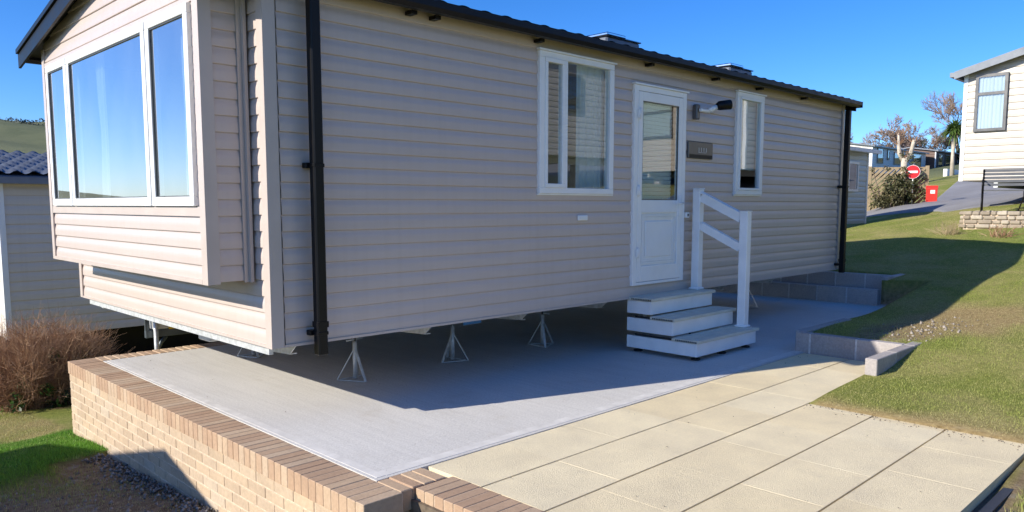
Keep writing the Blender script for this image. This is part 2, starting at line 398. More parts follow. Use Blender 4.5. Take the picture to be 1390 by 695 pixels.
F = np.stack([idx[:-1, :-1], idx[1:, :-1], idx[1:, 1:], idx[:-1, 1:]], -1)[keep]
V = np.stack([gx, gy, gz], -1).reshape(-1, 3)
used = np.unique(F); rem = -np.ones(len(V), int); rem[used] = np.arange(len(used)); F = rem[F]; V = V[used]
# soil skirt down at the edges of the holes so that turf has a thickness
ed = {}
for f in F:
    for k in range(4):
        a, b = int(f[k]), int(f[(k+1) % 4]); key = (min(a, b), max(a, b)); ed[key] = None if key in ed else (a, b)
sk = [e for e in ed.values() if e and -1 < V[e[0]][0] < 11 and -6 < V[e[0]][1] < 4]
extra = []; fe = []; mp = {}
for a, b in sk:
    for q in (a, b):
        if q not in mp: mp[q] = len(V)+len(extra); extra.append(V[q]-np.array([0, 0, .35]))
    fe.append([b, a, mp[a], mp[b]])
src = np.r_[used, used[[k for k in mp]]]
V = np.vstack([V, np.array(extra)]); F = np.vstack([F, np.array(fe)])
gnd = numesh('ground', V, F, 'ground'); tag(gnd, 'sloping lawn of green and straw coloured grass around the raised platform', kind='structure')
for nm, arr in (('soil', gs), ('straw', gst), ('turf', gt), ('far', gf)):
    a = gnd.data.attributes.new(nm, 'FLOAT', 'POINT'); v = arr.ravel()[src].copy()
    if nm == 'soil': v[len(used):] = 1
    a.data.foreach_set('value', v.astype(np.float32))
for p in gnd.data.polygons: pass
gnd.data.polygons.foreach_set('use_smooth', np.ones(len(F), bool))
# far hill on the left, higher to the right as one looks along +Y
def hill():
    n = 150; m = 34; V = []
    for i in range(n):
        az = R(-70+i*(140/(n-1)))          # azimuth from +Y towards +X
        k = float(sst(-.42, .20, math.tan(az) if abs(az) < 1.4 else math.copysign(9, az)))
        top = 5+27*k+2.5*math.sin(az*9)+1.2*math.sin(az*23)
        if az > R(28): top *= 1-.3*float(sst(R(28), R(60), az))
        for j in range(m):
            t = j/(m-1); r = 95+200*t; z = -6+(top+6)*(t**1.15) if t < .85 else -6+(top+6)*(.85**1.15)*(1-.5*((t-.85)/.15)**2)
            z = z+.8*math.sin(i*.7+j*.9)*t
            V.append((math.sin(az)*r, math.cos(az)*r-5, z*.98))
    V = np.array(V); idx = np.arange(n*m).reshape(n, m); F = np.stack([idx[:-1, :-1], idx[1:, :-1], idx[1:, 1:], idx[:-1, 1:]], -1).reshape(-1, 4)[:, ::-1]
    o = numesh('hill', V, F, 'ground'); tag(o, 'green grazed hillside rising far behind the caravans', kind='structure')
    a = o.data.attributes.new('far', 'FLOAT', 'POINT'); a.data.foreach_set('value', np.ones(len(V), np.float32))
    o.data.polygons.foreach_set('use_smooth', np.ones(len(F), bool)); return V.reshape(n, m, 3)
HV = hill()
# scrub along the crest of the hill: small leafy clumps, a far-off wood
def clump_faces(C, size, n, squash=.8):
    C = np.asarray(C); k = len(C); P = np.repeat(C, n, 0); sz = np.repeat(size, n)
    d = rng.normal(size=(k*n, 3)); d /= np.linalg.norm(d, axis=1)[:, None]; r = sz*rng.uniform(.3, 1, k*n)**.5
    P = P+d*r[:, None]*np.array([1, 1, squash]); a = rng.normal(size=(k*n, 3)); b = rng.normal(size=(k*n, 3)); s = (sz*.33)[:, None]
    a /= np.linalg.norm(a, axis=1)[:, None]; b /= np.linalg.norm(b, axis=1)[:, None]
    V = np.stack([P+a*s, P+b*s, P-(a+b)*s*.5], 1).reshape(-1, 3); return V, np.arange(len(V)).reshape(-1, 3)
pts = []; sz = []
for i in range(66, 148):
    for q in range(7):
        j = random.choice((27, 27, 28, 28, 29)); p = HV[i, j]+np.array([random.uniform(-4, 4), random.uniform(-4, 4), random.uniform(-.5, .6)]); pts.append(p); sz.append(random.uniform(.8, 1.9))
V, Fc = clump_faces(pts, np.array(sz), 26); o = numesh('scrub', V, Fc, 'hedge'); tag(o, 'dark scrub and small trees along the crest of the far hill', kind='stuff')
pts = []; sz = []
for q in range(46):
    i = random.randint(40, 110); j = random.randint(9, 25); pts.append(HV[i, j]+np.array([0, 0, .3])); sz.append(random.uniform(.5, 1.3))
# ------------------------------------------------------------------ grass blades
_w = np.random.default_rng(77); _ang = _w.uniform(0, 6.283, 26); _wl = np.geomspace(.22, 4.0, 26); _ph = _w.uniform(0, 6.283, 26); _am = (_wl/4)**.35
def patchy(x, y):
    wx = x+.25*np.sin(y*1.7+.6)+.12*np.sin(y*4.9); wy = y+.25*np.sin(x*1.5)+.12*np.sin(x*5.3+1); r = 0
    for a, l, p, m in zip(_ang, _wl, _ph, _am): r = r+m*np.sin((wx*math.cos(a)+wy*math.sin(a))*6.283/l+p)
    return r/np.sqrt((_am**2).sum()/2)
def blades(name, x0, x1, y0, y1, n, hmin, hmax, w, label, dens=None):
    x = rng.uniform(x0, x1, n); y = rng.uniform(y0, y1, n); m = ~in_hole(x, y, .015)
    if dens is not None: m &= rng.uniform(size=n) < dens(x, y)
    x = x[m]; y = y[m]; so, stw, tu, _ = zone(x, y); k = rng.uniform(size=len(x)) > so*.80
    k &= rng.uniform(size=len(x)) > stw*.35
    x = x[k]; y = y[k]; so = so[k]; stw = stw[k]; tu = tu[k]; n = len(x)
    z = H(x, y)+.035*tu-.03*so*(x < 0)
    pt = .5+.27*patchy(x, y)
    hh = rng.uniform(hmin, hmax, n)*(1+.35*tu)*(.55+.6*np.clip(pt, 0, 1))*(1-.35*stw); a = rng.uniform(0, 2*np.pi, n); l = rng.uniform(.1, .85, n)
    dry = np.clip(rng.normal(.34-.62*(pt-.5)+.55*stw+.2*so-.5*tu, .17, n), 0, 1)[:, None]
    G1 = np.array([.19, .255, .04]); G2 = np.array([.34, .405, .08]); D = np.array([.62, .52, .27]); T = np.array([.14, .31, .035])
    q = rng.uniform(size=(n, 1)); c = G1+(G2-G1)*q; c = c*(1-tu[:, None])+T*(.7+.6*q)*tu[:, None]; c = c*(1-dry)+D*(.6+.5*q)*dry
    ww = w*(.6+.8*rng.uniform(size=n)); ca, sa = np.cos(a), np.sin(a); b = a+rng.uniform(-1.2, 1.2, n)
    B1 = np.stack([x-ca*ww, y-sa*ww, z-.006], 1); B2 = np.stack([x+ca*ww, y+sa*ww, z-.006], 1)
    Tm = np.stack([x-np.sin(b)*hh*l*.9, y+np.cos(b)*hh*l*.9, z+hh*np.sqrt(np.clip(1-.7*l*l, .1, 1))], 1)
    V = np.stack([B1, B2, Tm], 1).reshape(-1, 3); C = np.repeat(c, 3, 0); C[2::3] *= 1.15
    o = numesh(name, V, np.arange(len(V)).reshape(-1, 3), 'blade', C); tag(o, label, kind='stuff'); return o
def d1(x, y):
    d = np.hypot(x+2.4, y+4.65); return np.clip((7.5/d)**1.6, .06, 1)
blades('grass', 3.1, 17.3, -7.5, 4.5, 1100000, .009, .024, .0020, 'short patchy green and straw grass on the bank beside the paving', d1)
blades('grass', -3.4, -.30, -2.5, 7.5, 360000, .014, .036, .0026, 'short grass and new turf below the brick wall', lambda x, y: np.clip((6.0/np.hypot(x+2.4, y+4.65))**1.4, .2, 1))
blades('grass', 1.2, 3.5, -5.0, -3.74, 26000, .02, .05, .0028, 'short grass strip at the near edge of the paving')
# ------------------------------------------------------------------ stones and gravel
def stones(name, P, size, mat, label):
    P = np.asarray(P); n = len(P); base = np.array([(1, 0, 0), (-1, 0, 0), (0, 1, 0), (0, -1, 0), (0, 0, 1), (0, 0, -1)], float)
    tri = np.array([(0, 2, 4), (2, 1, 4), (1, 3, 4), (3, 0, 4), (2, 0, 5), (1, 2, 5), (3, 1, 5), (0, 3, 5)])
    V = P[:, None, :]+base[None]*(np.asarray(size)[:, None, None])*rng.uniform(.5, 1.25, (n, 6, 1))+rng.normal(0, .16, (n, 6, 3))*np.asarray(size)[:, None, None]
    F = (tri[None]+np.arange(n)[:, None, None]*6).reshape(-1, 3); o = numesh(name, V.reshape(-1, 3), F, mat); tag(o, label, kind='stuff')
    a = o.data.attributes.new('rnd', 'FLOAT', 'FACE'); a.data.foreach_set('value', np.repeat(rng.uniform(size=n), 8).astype(np.float32)); return o
M['gravel'] = rnd_mat('grey_gravel', [(0, (.12, .11, .10, 1)), (1, (.38, .36, .33, 1))], .95, 40, .2, .3)
M['rubble'] = rnd_mat('pale_rubble', [(0, (.20, .17, .13, 1)), (1, (.44, .39, .33, 1))], .95, 40, .2, .3)
n = 620; x = -.34-np.abs(rng.normal(0, .085, n)); y = rng.uniform(-.2, 2.45, n); stones('gravel', np.stack([x, y, H(x, y)-.02+rng.uniform(0, .03, n)], 1), rng.uniform(.006, .019, n), 'gravel', 'grey gravel in the soil at the foot of the brick wall')
n = 900; x = rng.uniform(-2.6, -.4, n); y = rng.uniform(-.9, 2.3, n); so = zone(x, y)[0]; k = so > .5; x = x[k]; y = y[k]; stones('rubble', np.stack([x, y, H(x, y)-.03], 1), rng.uniform(.006, .022, len(x)), 'rubble', 'small pale stones scattered in the bare soil')
n = 130; x = rng.normal(6.0, .45, n); y = rng.normal(-2.12, .16, n); k = ~in_hole(x, y, .1) & (x > 5.35); x = x[k]; y = y[k]; stones('rubble', np.stack([x, y, H(x, y)+.004], 1), rng.uniform(.005, .022, len(x)), 'rubble', 'pale rubble on the bare patch behind the low block wall')
n = 300; x = rng.uniform(3.18, 4.2, n); y = rng.uniform(-2.30, -2.22, n); stones('gravel', np.stack([x, y, np.full(n, -.07)+rng.uniform(-.01, .02, n)], 1), rng.uniform(.008, .02, n), 'rubble', 'gravel in the gap beside the stepped edge of the paving')
# fallen leaves and crumbs of soil lying on the slab and the paving
n = 110; x = np.r_[rng.uniform(.3, 5, n//2), rng.uniform(-.05, 6, n-n//2)]; y = np.r_[rng.uniform(-3.6, -1.3, n//2), rng.uniform(-1.2, 3, n-n//2)]; k = ~((y < -2.2) & (x > 3.1)); x = x[k]; y = y[k]
stones('crumbs', np.stack([x, y, np.full(len(x), .002)], 1), rng.uniform(.002, .005, len(x)), 'bed', 'tiny crumbs of soil and dead leaf scattered on the slab and paving')
n = 150; t_ = rng.uniform(0, 1, n); x = 3.12+rng.exponential(.05, n)*-1+.03; y = -3.62+t_*1.42; stones('crumbs', np.stack([x, y, np.full(n, .0)], 1), rng.uniform(.002, .006, n), 'bed', 'crumbs of soil along the lawn edge of the paving')
# ------------------------------------------------------------------ platform, paving, walls
mb = MB(); mb.prism([(-.085, 3.22), (9.45, 3.3), (9.45, -1.128), (5.2, -1.128), (5.2, -1.28), (-.085, -1.28)], 2, -.2, 0.0)
o = mb.build('patio', 'concrete'); tag(o, 'raised grey brushed concrete slab under the caravan', kind='structure')
mb = MB(); mb.box(-.06, .0, -1.245, 3.19, .0002, .002); mb.box(.0, 5.18, -1.25, -1.17, .0002, .002)    # smooth trowelled margin
M['concrete2'] = simple('trowelled_concrete', (.62, .60, .565), .8, var=.12, nscale=9, bump=.25, bscale=80)
o = mb.build('patio_margin', 'concrete2'); tag(o, 'smooth trowelled margin along the edge of the concrete slab', kind='structure')
mb = MB(); mb.box(-.02, 3.10, -9.0, -1.30, -.5, -.062); mb.box(3.1, 5.1, -2.2, -1.30, -.5, -.062)
o = mb.build('path_bed', 'bed'); tag(o, 'dark bed under the buff paving', kind='structure')
mb = MB(); rows = [(-1.288, -1.735), (-1.743, -2.19), (-2.20, -2.665), (-2.673, -3.13), (-3.138, -3.62)]
for ri, (a, b) in enumerate(rows):
    x = .262+(.0 if ri % 2 == 0 else .0); xe = 5.10 if ri < 2 else 3.16; L = .60; x1 = x+(.6, .6, .42, .42, .6)[ri] 
    while x < xe-.05:
        x2 = min(x1, xe); jit = random.uniform(-.0005, .0005)
        mb.box(x+.0002, x2-.0002, b+.0016, a-.0016, -.06, -.003+jit, bev=.0007); x = x2; x1 = x+L
o = mb.build('path', 'slabs'); tag(o, 'path of textured buff paving slabs leading to the caravan steps', kind='structure')
mb = MB(); y = -9.0
mb = MB(); mb.box(1.2, 3.3, -3.70, -3.652, -.2, -.045); M['edging'] = simple('black_edging', (.03, .03, .032), .5)
o = mb.build('edging_strip', 'edging'); tag(o, 'dark plastic edging strip let into the ground along the paving edge', 'edging')
# low brick retaining wall of the platform
def brick_wall():
    root = empty('brick_retaining_wall', (PX0, 0, -.8), 0, 'low buff brick retaining wall with a brick on edge coping round the concrete slab', 'wall')
    L = (-PX0, 0, .8)
    face = MB(); back = MB(); cope = MB(); cm = MB(); BL, BH, BD, J = .215, .065, .1, .010
    xo = -.318; top = -.115
    back.box(xo+.004, -.09, -1.466, 3.45, -1.2, top+.002)
    back.box(xo+.1, 9.4, 3.25, 3.444, -1.3, top+.002)
    for c in range(16):
        z1 = top-J-c*(BH+J); z0 = z1-BH; y = -1.47-(.1125 if c % 2 else 0); 
        while y < 3.45:
            a = max(y, -1.47); b = min(y+BL, 3.453)
            if b-a > .03: face.box(xo+random.uniform(-.0012, .0012), xo+.09, a, b, z0, z1, bev=.003)
            y += BL+J
        x = xo+.12-(.11 if c % 2 else 0)
        while x < 6: face.box(max(x, xo+.1), x+BL, 3.37, 3.456+random.uniform(-.0015, .0015), z0, z1, bev=.004); x += BL+J
        x = -.31                                     # short return under the slab at the near corner
        while x < .2:
            a, b = max(x, -.3), min(x+BL, .03)
            if b-a > .03: face.box(a, b, -1.475, -1.40, z0, z1, bev=.004)
            x += BL+J
    back.box(-.089, .0, -1.45, -1.30, -1.2, top+.001)
    # rowlock coping
    cm.box(xo-.008, -.09, -1.519, 3.45, top, -.0035); cm.box(-.09, 9.4, 3.232, 3.45, top, -.004); cm.box(-.09, .225, -1.494, -1.29, top+.001, -.0045)
    y = -1.52
    while y < 3.40:
        cope.box(xo-.012, -.093, y, y+.0705, top-.002+random.uniform(-.001, .001), .0+random.uniform(-.0012, .0012), bev=.003); y += .0765
    x = -.088
    while x < .24-.06: cope.box(x, x+.0705, -1.50, -1.285, top-.002, .002+random.uniform(-.002, .002), bev=.005); x += .0765
    x = -.088
    while x < 6: cope.box(x, x+.0675, 3.235, 3.462, top-.002, .002+random.uniform(-.002, .002), bev=.005); x += .0765
    for m, nm, mt in ((face, 'brick_face', 'brick'), (back, 'mortar_core', 'mortar'), (cope, 'coping', 'copebrick'), (cm, 'coping_mortar', 'mortar')): m.build(nm, mt, root, L)
brick_wall()
def path_wall():
    root = empty('brick_edge_wall', (.1, -3, -.6), 0, 'brick on edge coping wall along the near end of the buff paving', 'wall'); L = (-.1, 3, .6)
    face = MB(); cope = MB(); back = MB(); top = -.115; back.box(.012, .25, -9, -1.52, -1, top+.002)
    for c in range(7):
        z1 = top-.01-c*.075; y = -9-(.11 if c % 2 else 0)
        while y < -1.52: face.box(.006, .1, y, min(y+.215, -1.515), z1-.065, z1, bev=.004); y += .225
    back.box(.004, .252, -9, -1.516, top, -.0035)
    y = -1.512
    while y > -9: cope.box(.0, .256, y-.0705, y, top-.002, .0+random.uniform(-.0012, .0012), bev=.003); y -= .0765
    for m, nm, mt in ((face, 'brick_face', 'brick'), (back, 'mortar_core', 'mortar'), (cope, 'coping', 'copebrick')): m.build(nm, mt, root, L)
path_wall()
def block_wall(name, label, segs, z0, z1, origin):
    root = empty(name, origin, 0, label, 'wall'); Lc = tuple(-c for c in origin); b = MB(); m = MB()
    for (x0, y0, x1, y1, ph) in segs:                # 100 mm thick, run along x or y
        w = .05; m.box(min(x0, x1)-(w-.004)*(x0 == x1)+.004*(x0 != x1), max(x0, x1)+(w-.004)*(x0 == x1)-.004*(x0 != x1), min(y0, y1)-(w-.004)*(y0 == y1)+.004*(y0 != y1), max(y0, y1)+(w-.004)*(y0 == y1)-.004*(y0 != y1), z0, z1-.004)
        L = abs(x1-x0)+abs(y1-y0); t = -ph
        while t < L-.02:
            a = max(t, 0); e = min(t+.44, L)
            if e-a > .03:
                if x0 == x1: s = 1 if y1 > y0 else -1; b.box(x0-w, x0+w, y0+s*a, y0+s*e, z0+.01, z1, bev=.006)
                else: s = 1 if x1 > x0 else -1; b.box(x0+s*a, x0+s*e, y0-w, y0+w, z0+.01, z1, bev=.006)
            t += .455
    b.build('blocks', 'block', root, Lc); m.build('mortar', 'greymortar', root, Lc)
block_wall('low_block_wall', 'low grey block wall stepping out beside the steps, its near end in sunlight', [(5.15, -1.18, 5.15, -2.2, .30), (4.22, -2.25, 5.55, -2.25, 0), (5.205, -1.18, 6.4, -1.18, .1)], -.05, .195, (4.9, -2, 0))
block_wall('low_block_wall', 'single course grey block wall across the slab under the far end of the caravan', [(9.4, -.43, 9.4, 3.2, 0)], -.05, .235, (9.4, 1, 0))
block_wall('low_block_wall', 'taller grey block wall holding up the lawn behind the far end of the caravan', [(9.46, -.48, 10.85, -.48, .2), (9.85, -.425, 9.85, 3.6, .1)], -.05, .42, (10.25, 1, 0))
mb = MB(); mb.box(9.45, 10.2, -.43, 3.3, -.2, .02); o = mb.build('trench_floor', 'greymortar'); tag(o, 'bare floor between the two block walls behind the caravan', kind='structure')
# ------------------------------------------------------------------ cladding
PROF = [(0.0, -.0125), (.0012, -.0015), (.005, 0.0), (.046, -.0004), (.058, -.0012), (.068, -.0026), (.077, -.0046), (.086, -.0070), (.094, -.0088), (.1025, -.0096), (.1040, -.0125), (.108, -.0125)]
PITCH = .108
def siding(mb, org, du, nr, u0, u1, z0, z1, holes=(), phase=0.0, prof=PROF, pitch=PITCH, amp=1.0):
    org, du, nr = Vector(org), Vector(du), Vector(nr); us = sorted({u0, u1, *[h[0] for h in holes], *[h[1] for h in holes]})
    us = [u for u in us if u0 <= u <= u1]
    for a, b in zip(us[:-1], us[1:]):
        mid = (a+b)/2; hs = sorted([(h[2], h[3]) for h in holes if h[0] <= mid <= h[1]]); iv = []; z = z0
        for h in hs:
            if h[0] > z: iv.append((z, h[0]))
            z = max(z, h[1])
        if z < z1: iv.append((z, z1))
        for (p, q) in iv:
            k = math.floor((p-phase)/pitch)
            while phase+k*pitch < q:
                zb = phase+k*pitch; pr = [(zb+s*pitch/PITCH, d*amp) for s, d in prof]
                cl = []
                for i, (zz, dd) in enumerate(pr):
                    if p-1e-6 <= zz <= q+1e-6: cl.append((zz, dd))
                    if i+1 < len(pr):
                        z2, d2 = pr[i+1]
                        for c in (p, q):
                            if zz < c-1e-6 and z2 > c+1e-6: t = (c-zz)/(z2-zz); cl.append((c, dd+(d2-dd)*t))
                cl = sorted(set(cl), key=lambda w: w[0]) if True else cl
                if len(cl) > 1:
                    vs = []
                    for (zz, dd) in cl:
                        for u in (a, b): P = org+du*u+nr*dd; vs.append((P.x, P.y, zz))
                    r = random.random()
                    for i in range(len(cl)-1): mb.add(vs[2*i:2*i+4], [[0, 1, 3, 2]], r, False)
                k += 1
def pleat(mb, org, du, nr, u0, u1, z0, z1, n=9, amp=.025, gather=0.0):
    org, du, nr = Vector(org), Vector(du), Vector(nr); m = n*8; vs = []; Z = 7
    for j in range(Z):
        t = j/(Z-1); z = z0+(z1-z0)*t
        for i in range(m+1):
            s = i/m; w = math.sin(s*n*2*math.pi+.5*math.sin(s*9)+t*.3)+.35*math.sin(s*n*4.7*math.pi+1); g_ = 1-gather*math.exp(-((t-.45)/.22)**2)
            P = org+du*(u0+(u1-u0)*s*g_)+nr*(amp*w*(.7+.3*math.sin(s*17))); vs.append((P.x, P.y, z))
    fs = [[j*(m+1)+i, j*(m+1)+i+1, (j+1)*(m+1)+i+1, (j+1)*(m+1)+i] for j in range(Z-1) for i in range(m)]
    mb.add(vs, fs, .5, True)
# ------------------------------------------------------------------ the main caravan
LX, WY, ZB, ZT = 8.93, 4.07, .55, 2.93
def caravan():
    root = empty('static_caravan', (0, 0, 0), 0, 'long grey beige static caravan with black roof edge raised on jacks over the concrete slab', 'caravan')
    WIN1 = (2.53, 3.54, 1.58, 2.80); WIN2 = (5.88, 6.50, 1.60, 2.79); DOOR = (3.89, 4.79, .665, 2.66)
    m = MB(); siding(m, (0, 0, 0), (1, 0, 0), (0, -1, 0), .09, LX-.05, ZB, ZT-.02, [WIN1, WIN2, DOOR], ZB+.0)
    m.build('side_wall', 'siding', root)
    m = MB()                                                     # inner board behind the cladding, keeps light out
    for (a, b, c, d) in ((.02, WIN1[0], ZB, ZT), (WIN1[1], DOOR[0], ZB, ZT), (DOOR[1], WIN2[0], ZB, ZT), (WIN2[1], LX-.02, ZB, ZT), (WIN1[0], WIN1[1], ZB, WIN1[2]), (WIN1[0], WIN1[1], WIN1[3], ZT), (WIN2[0], WIN2[1], ZB, WIN2[2]), (WIN2[0], WIN2[1], WIN2[3], ZT), (DOOR[0], DOOR[1], ZB, DOOR[2]), (DOOR[0], DOOR[1], DOOR[3], ZT)):
        m.box(a, b, .016, .055, c, d)
    m.box(.1, LX-.02, .056, WY-.03, ZB+.002, ZB+.06); m.box(.05, LX-.02, .056, WY-.03, ZT-.05, ZT-.01)
    m.box(LX-.05, LX-.02, .056, WY-.02, ZB+.07, ZT-.06); m.box(.02, LX-.02, WY-.05, WY-.02, ZB+.07, ZT-.06)
    m.box(.016, .05, .056, .27, ZB+.07, ZT-.06); m.box(.016, .05, 3.78, WY-.06, ZB+.07, ZT-.06); m.box(.016, .05, .27, 3.78, ZB+.01, 1.43)
    m.box(3.62, 3.66, .06, WY-.06, ZB+.07, ZT-.06); m.box(5.5, 5.53, .06, WY-.06, ZB+.07, ZT-.06)     # partitions
    m.box(.06, .62, .5, 3.6, ZB+.08, 1.02); m.box(.06, .2, .5, 3.6, 1.0, 1.34)                   # bay sofa
    m.build('lining', 'interior', root)
    # far end, back wall, front wall
    m = MB(); siding(m, (LX, 0, 0), (0, 1, 0), (1, 0, 0), .02, WY, ZB, 3.4, (), ZB)
    slope = .185; pk = WY/2
    cutg = [((0, 0, ZT), (0, -slope, 1)), ((0, WY, ZT), (0, slope, 1))]
    m.build('end_wall', 'siding', root, cut=cutg)
    m = MB(); siding(m, (0, WY, 0), (1, 0, 0), (0, 1, 0), 0, LX, ZB, ZT, (), ZB); m.build('back_wall', 'siding', root)
    BY0, BY1, BX, BZ = .25, 3.78, -.30, .975
    m = MB(); siding(m, (0, 0, 0), (0, 1, 0), (-1, 0, 0), .02, BY0, BZ, 3.4, (), ZB); siding(m, (0, 0, 0), (0, 1, 0), (-1, 0, 0), BY1, WY-.02, BZ, 3.4, (), ZB)
    siding(m, (0, 0, 0), (0, 1, 0), (-1, 0, 0), .02, WY-.02, ZB, BZ, (), ZB)
    m.build('front_wall', 'siding', root, cut=cutg)
    m = MB(); WB = (.37, 3.62, 1.47, 2.76)
    siding(m, (BX, 0, 0), (0, 1, 0), (-1, 0, 0), BY0+.02, BY1-.02, BZ, 3.4, [WB], BZ)
    siding(m, (0, BY0, 0), (1, 0, 0), (0, -1, 0), BX+.02, 0, BZ, 3.4, (), BZ); siding(m, (0, BY1, 0), (1, 0, 0), (0, 1, 0), BX+.02, 0, BZ, 3.4, (), BZ)
    bay = m.build('bay', 'siding', root, cut=cutg)
    m = MB(); m.box(BX+.016, .0, BY0+.016, BY1-.016, BZ+.006, BZ+.03); m.box(BX+.016, BX+.05, BY0+.016, BY1-.016, BZ+.03, 1.47)
    m.box(BX+.016, BX+.05, BY0+.016, BY1-.016, 2.765, 2.98); m.box(BX+.06, .015, BY0+.016, BY1-.016, 2.85, 2.9); m.box(BX+.05, .0, BY0+.016, BY0+.04, BZ+.03, 2.84); m.box(BX+.05, .0, BY1-.04, BY1-.016, BZ+.03, 2.84)
    m.build('bay_lining', 'interior', bay)
    # trims
    m = MB(); t = .012
    m.box(-t, .075, -t, .0, ZB-.012, ZT); m.box(-t-.002, .0, -t+.001, .07, ZB-.014, ZT)             # near corner post
    m.box(-t, .0, WY-.06, WY+t, ZB-.012, ZT); m.box(LX-.055, LX+t, -t, .0, ZB-.01, ZT)
    for q in m.split(12): q.build('corner_trim', 'trim', root)
    m = MB()
    m.box(BX-t, BX+.07, BY0-t, BY0, BZ-.012, 2.93); m.box(BX-t-.002, BX, BY0-t+.001, BY0+.075, BZ-.014, 2.94)
    m.box(BX-t, BX, BY1-.06, BY1+t, BZ-.012, 2.93)
    m.box(-.035, -.014, BY0-.045, BY0-.002, BZ-.01, 2.93); m.box(-.065, -.036, BY0-t, BY0-.001, BZ-.01, 2.93)
    m.box(BX-t-.001, BX-.001, BY0+.08, BY1-.06, BZ-.014, BZ+.016)
    m.box(BX-.009, BX-.001, BY0+.075, BY1-.06, 1.405, 1.468); m.box(BX-.009, BX-.001, BY0+.075, BY1-.06, 2.764, 2.80)
    for q in m.split(): q.build('bay_trim', 'trim', bay)
    m = MB(); m.box(.08, LX-.06, -.010, .010, ZB-.014, ZB+.004); m.box(-.01, .012, .07, WY-.06, ZB-.014, ZB+.004)
    for q in m.split(): q.build('base_trim', 'trim', root)
    # windows on the side
    def window(x0, x1, z0, z1, mull=None, name='window'):
        f = MB(); w = .052
        f.box(x0-.012, x1+.012, -.030, .045, z0, z0+w, bev=.004); f.box(x0-.012, x1+.012, -.030, .045, z1-w, z1, bev=.004)
        f.box(x0-.012, x0+w, -.029, .044, z0+w, z1-w, bev=.004); f.box(x1-w, x1+.012, -.029, .044, z0+w, z1-w, bev=.004)
        f.box(x0-.03, x1+.03, -.045, -.002, z1+.001, z1+.016)                      # drip strip
        f.box(x0-.026, x1+.026, -.014, -.003, z0-.014, z0-.001)
        o = f.build(name, 'upvc', root)
        if mull:
            f = MB(); f.box(mull-.022, mull+.022, -.031, .043, z0+w, z1-w, bev=.004)
            sw = .036; a, b = x0+w, mull-.022                                       # opening sash
            f.box(a, b, -.038, .02, z0+w, z0+w+sw, bev=.004); f.box(a, b, -.038, .02, z1-w-sw, z1-w, bev=.004)
            f.box(a, a+sw, -.037, .02, z0+w+sw, z1-w-sw, bev=.004); f.box(b-sw, b, -.037, .02, z0+w+sw, z1-w-sw, bev=.004); f.build('sash', 'upvc', o)
            p = MB(); p.box(a+sw, b-sw, -.012, -.008, z0+w+sw, z1-w-sw); p.box(mull+.022, x1-w, -.002, .002, z0+w, z1-w); p.build('pane', 'glass', o)
        else:
            f = MB(); sw = .03; a, b = x0+w, x1-w
            f.box(a, b, -.038, .02, z0+w, z0+w+sw, bev=.004); f.box(a, b, -.038, .02, z1-w-sw, z1-w, bev=.004)
            f.box(a, a+sw, -.037, .02, z0+w+sw, z1-w-sw, bev=.004); f.box(b-sw, b, -.037, .02, z0+w+sw, z1-w-sw, bev=.004); f.build('sash', 'upvc', o)
            p = MB(); p.box(a+sw, b-sw, -.012, -.008, z0+w+sw, z1-w-sw); p.build('pane', 'glass', o)
        return o
    w1 = window(*WIN1, mull=2.86); w2 = window(*WIN2)
    c = MB(); pleat(c, (0, .085, 0), (1, 0, 0), (0, -1, 0), 3.12, 3.53, 1.35, 2.86, 7, .016); c.build('curtain', 'curtain', w1)
    c = MB(); pleat(c, (0, .085, 0), (1, 0, 0), (0, -1, 0), 2.56, 2.66, 1.35, 2.86, 3, .014); c.build('curtain', 'curtain', w1)
    c = MB(); c.box(5.90, 6.48, .062, .066, 1.9, 2.86); c.build('pale_backing', 'curtain', w2)  # pale sheet added to stand in for the white reflection in the pane
    # door
    dx0, dx1, dz0, dz1 = DOOR; f = MB(); w = .055
    f.box(dx0-.01, dx0+w, -.028, .05, dz0, dz1, bev=.004); f.box(dx1-w, dx1+.01, -.028, .05, dz0, dz1, bev=.004)
    f.box(dx0+w, dx1-w, -.028, .05, dz1-w, dz1, bev=.004); f.box(dx0+w, dx1-w, -.028, .05, dz0, dz0+.03, bev=.004); f.box(dx0-.03, dx1+.03, -.045, -.002, dz1+.001, dz1+.016)
    fr = f.build('door_frame', 'upvc', root)
    d = MB(); a, b, p, q = dx0+w+.004, dx1-w-.004, dz0+.034, dz1-w-.004; sw = .105
    gx0, gx1, gz0, gz1 = a+sw-.035, b-sw+.035, 1.53, q-.09
    d.box(a, gx0, -.030, .02, p, q, bev=.005); d.box(gx1, b, -.030, .02, p, q, bev=.005)
    d.box(gx0, gx1, -.029, .02, gz1, q, bev=.004); d.box(gx0, gx1, -.029, .02, 1.40, gz0, bev=.004); d.box(gx0, gx1, -.029, .02, p, .86, bev=.004)
    d.box(gx0, gx1, -.006, .018, .86, 1.40)
    for i, (e, yy) in enumerate(((.02, -.016), (.045, -.010), (.085, -.020), (.11, -.026))):                             # raised moulded panel
        x0_, x1_, z0_, z1_ = gx0+e, gx1-e, .86+e, 1.40-e
        if i < 2:
            d.box(x0_, x1_, yy-.004, -.005, z0_, z0_+.018); d.box(x0_, x1_, yy-.004, -.005, z1_-.018, z1_); d.box(x0_, x0_+.018, yy-.003, -.005, z0_+.018, z1_-.018); d.box(x1_-.018, x1_, yy-.003, -.005, z0_+.018, z1_-.018)
        elif i == 2: d.box(x0_, x1_, yy, -.005, z0_, z1_, bev=.01)
    dr = d.build('door', 'upvc', root)
    p_ = MB(); p_.box(gx0-.002, gx1+.002, -.010, -.006, gz0-.002, gz1+.002); p_.build('pane', 'glass', dr)
    gk = MB()
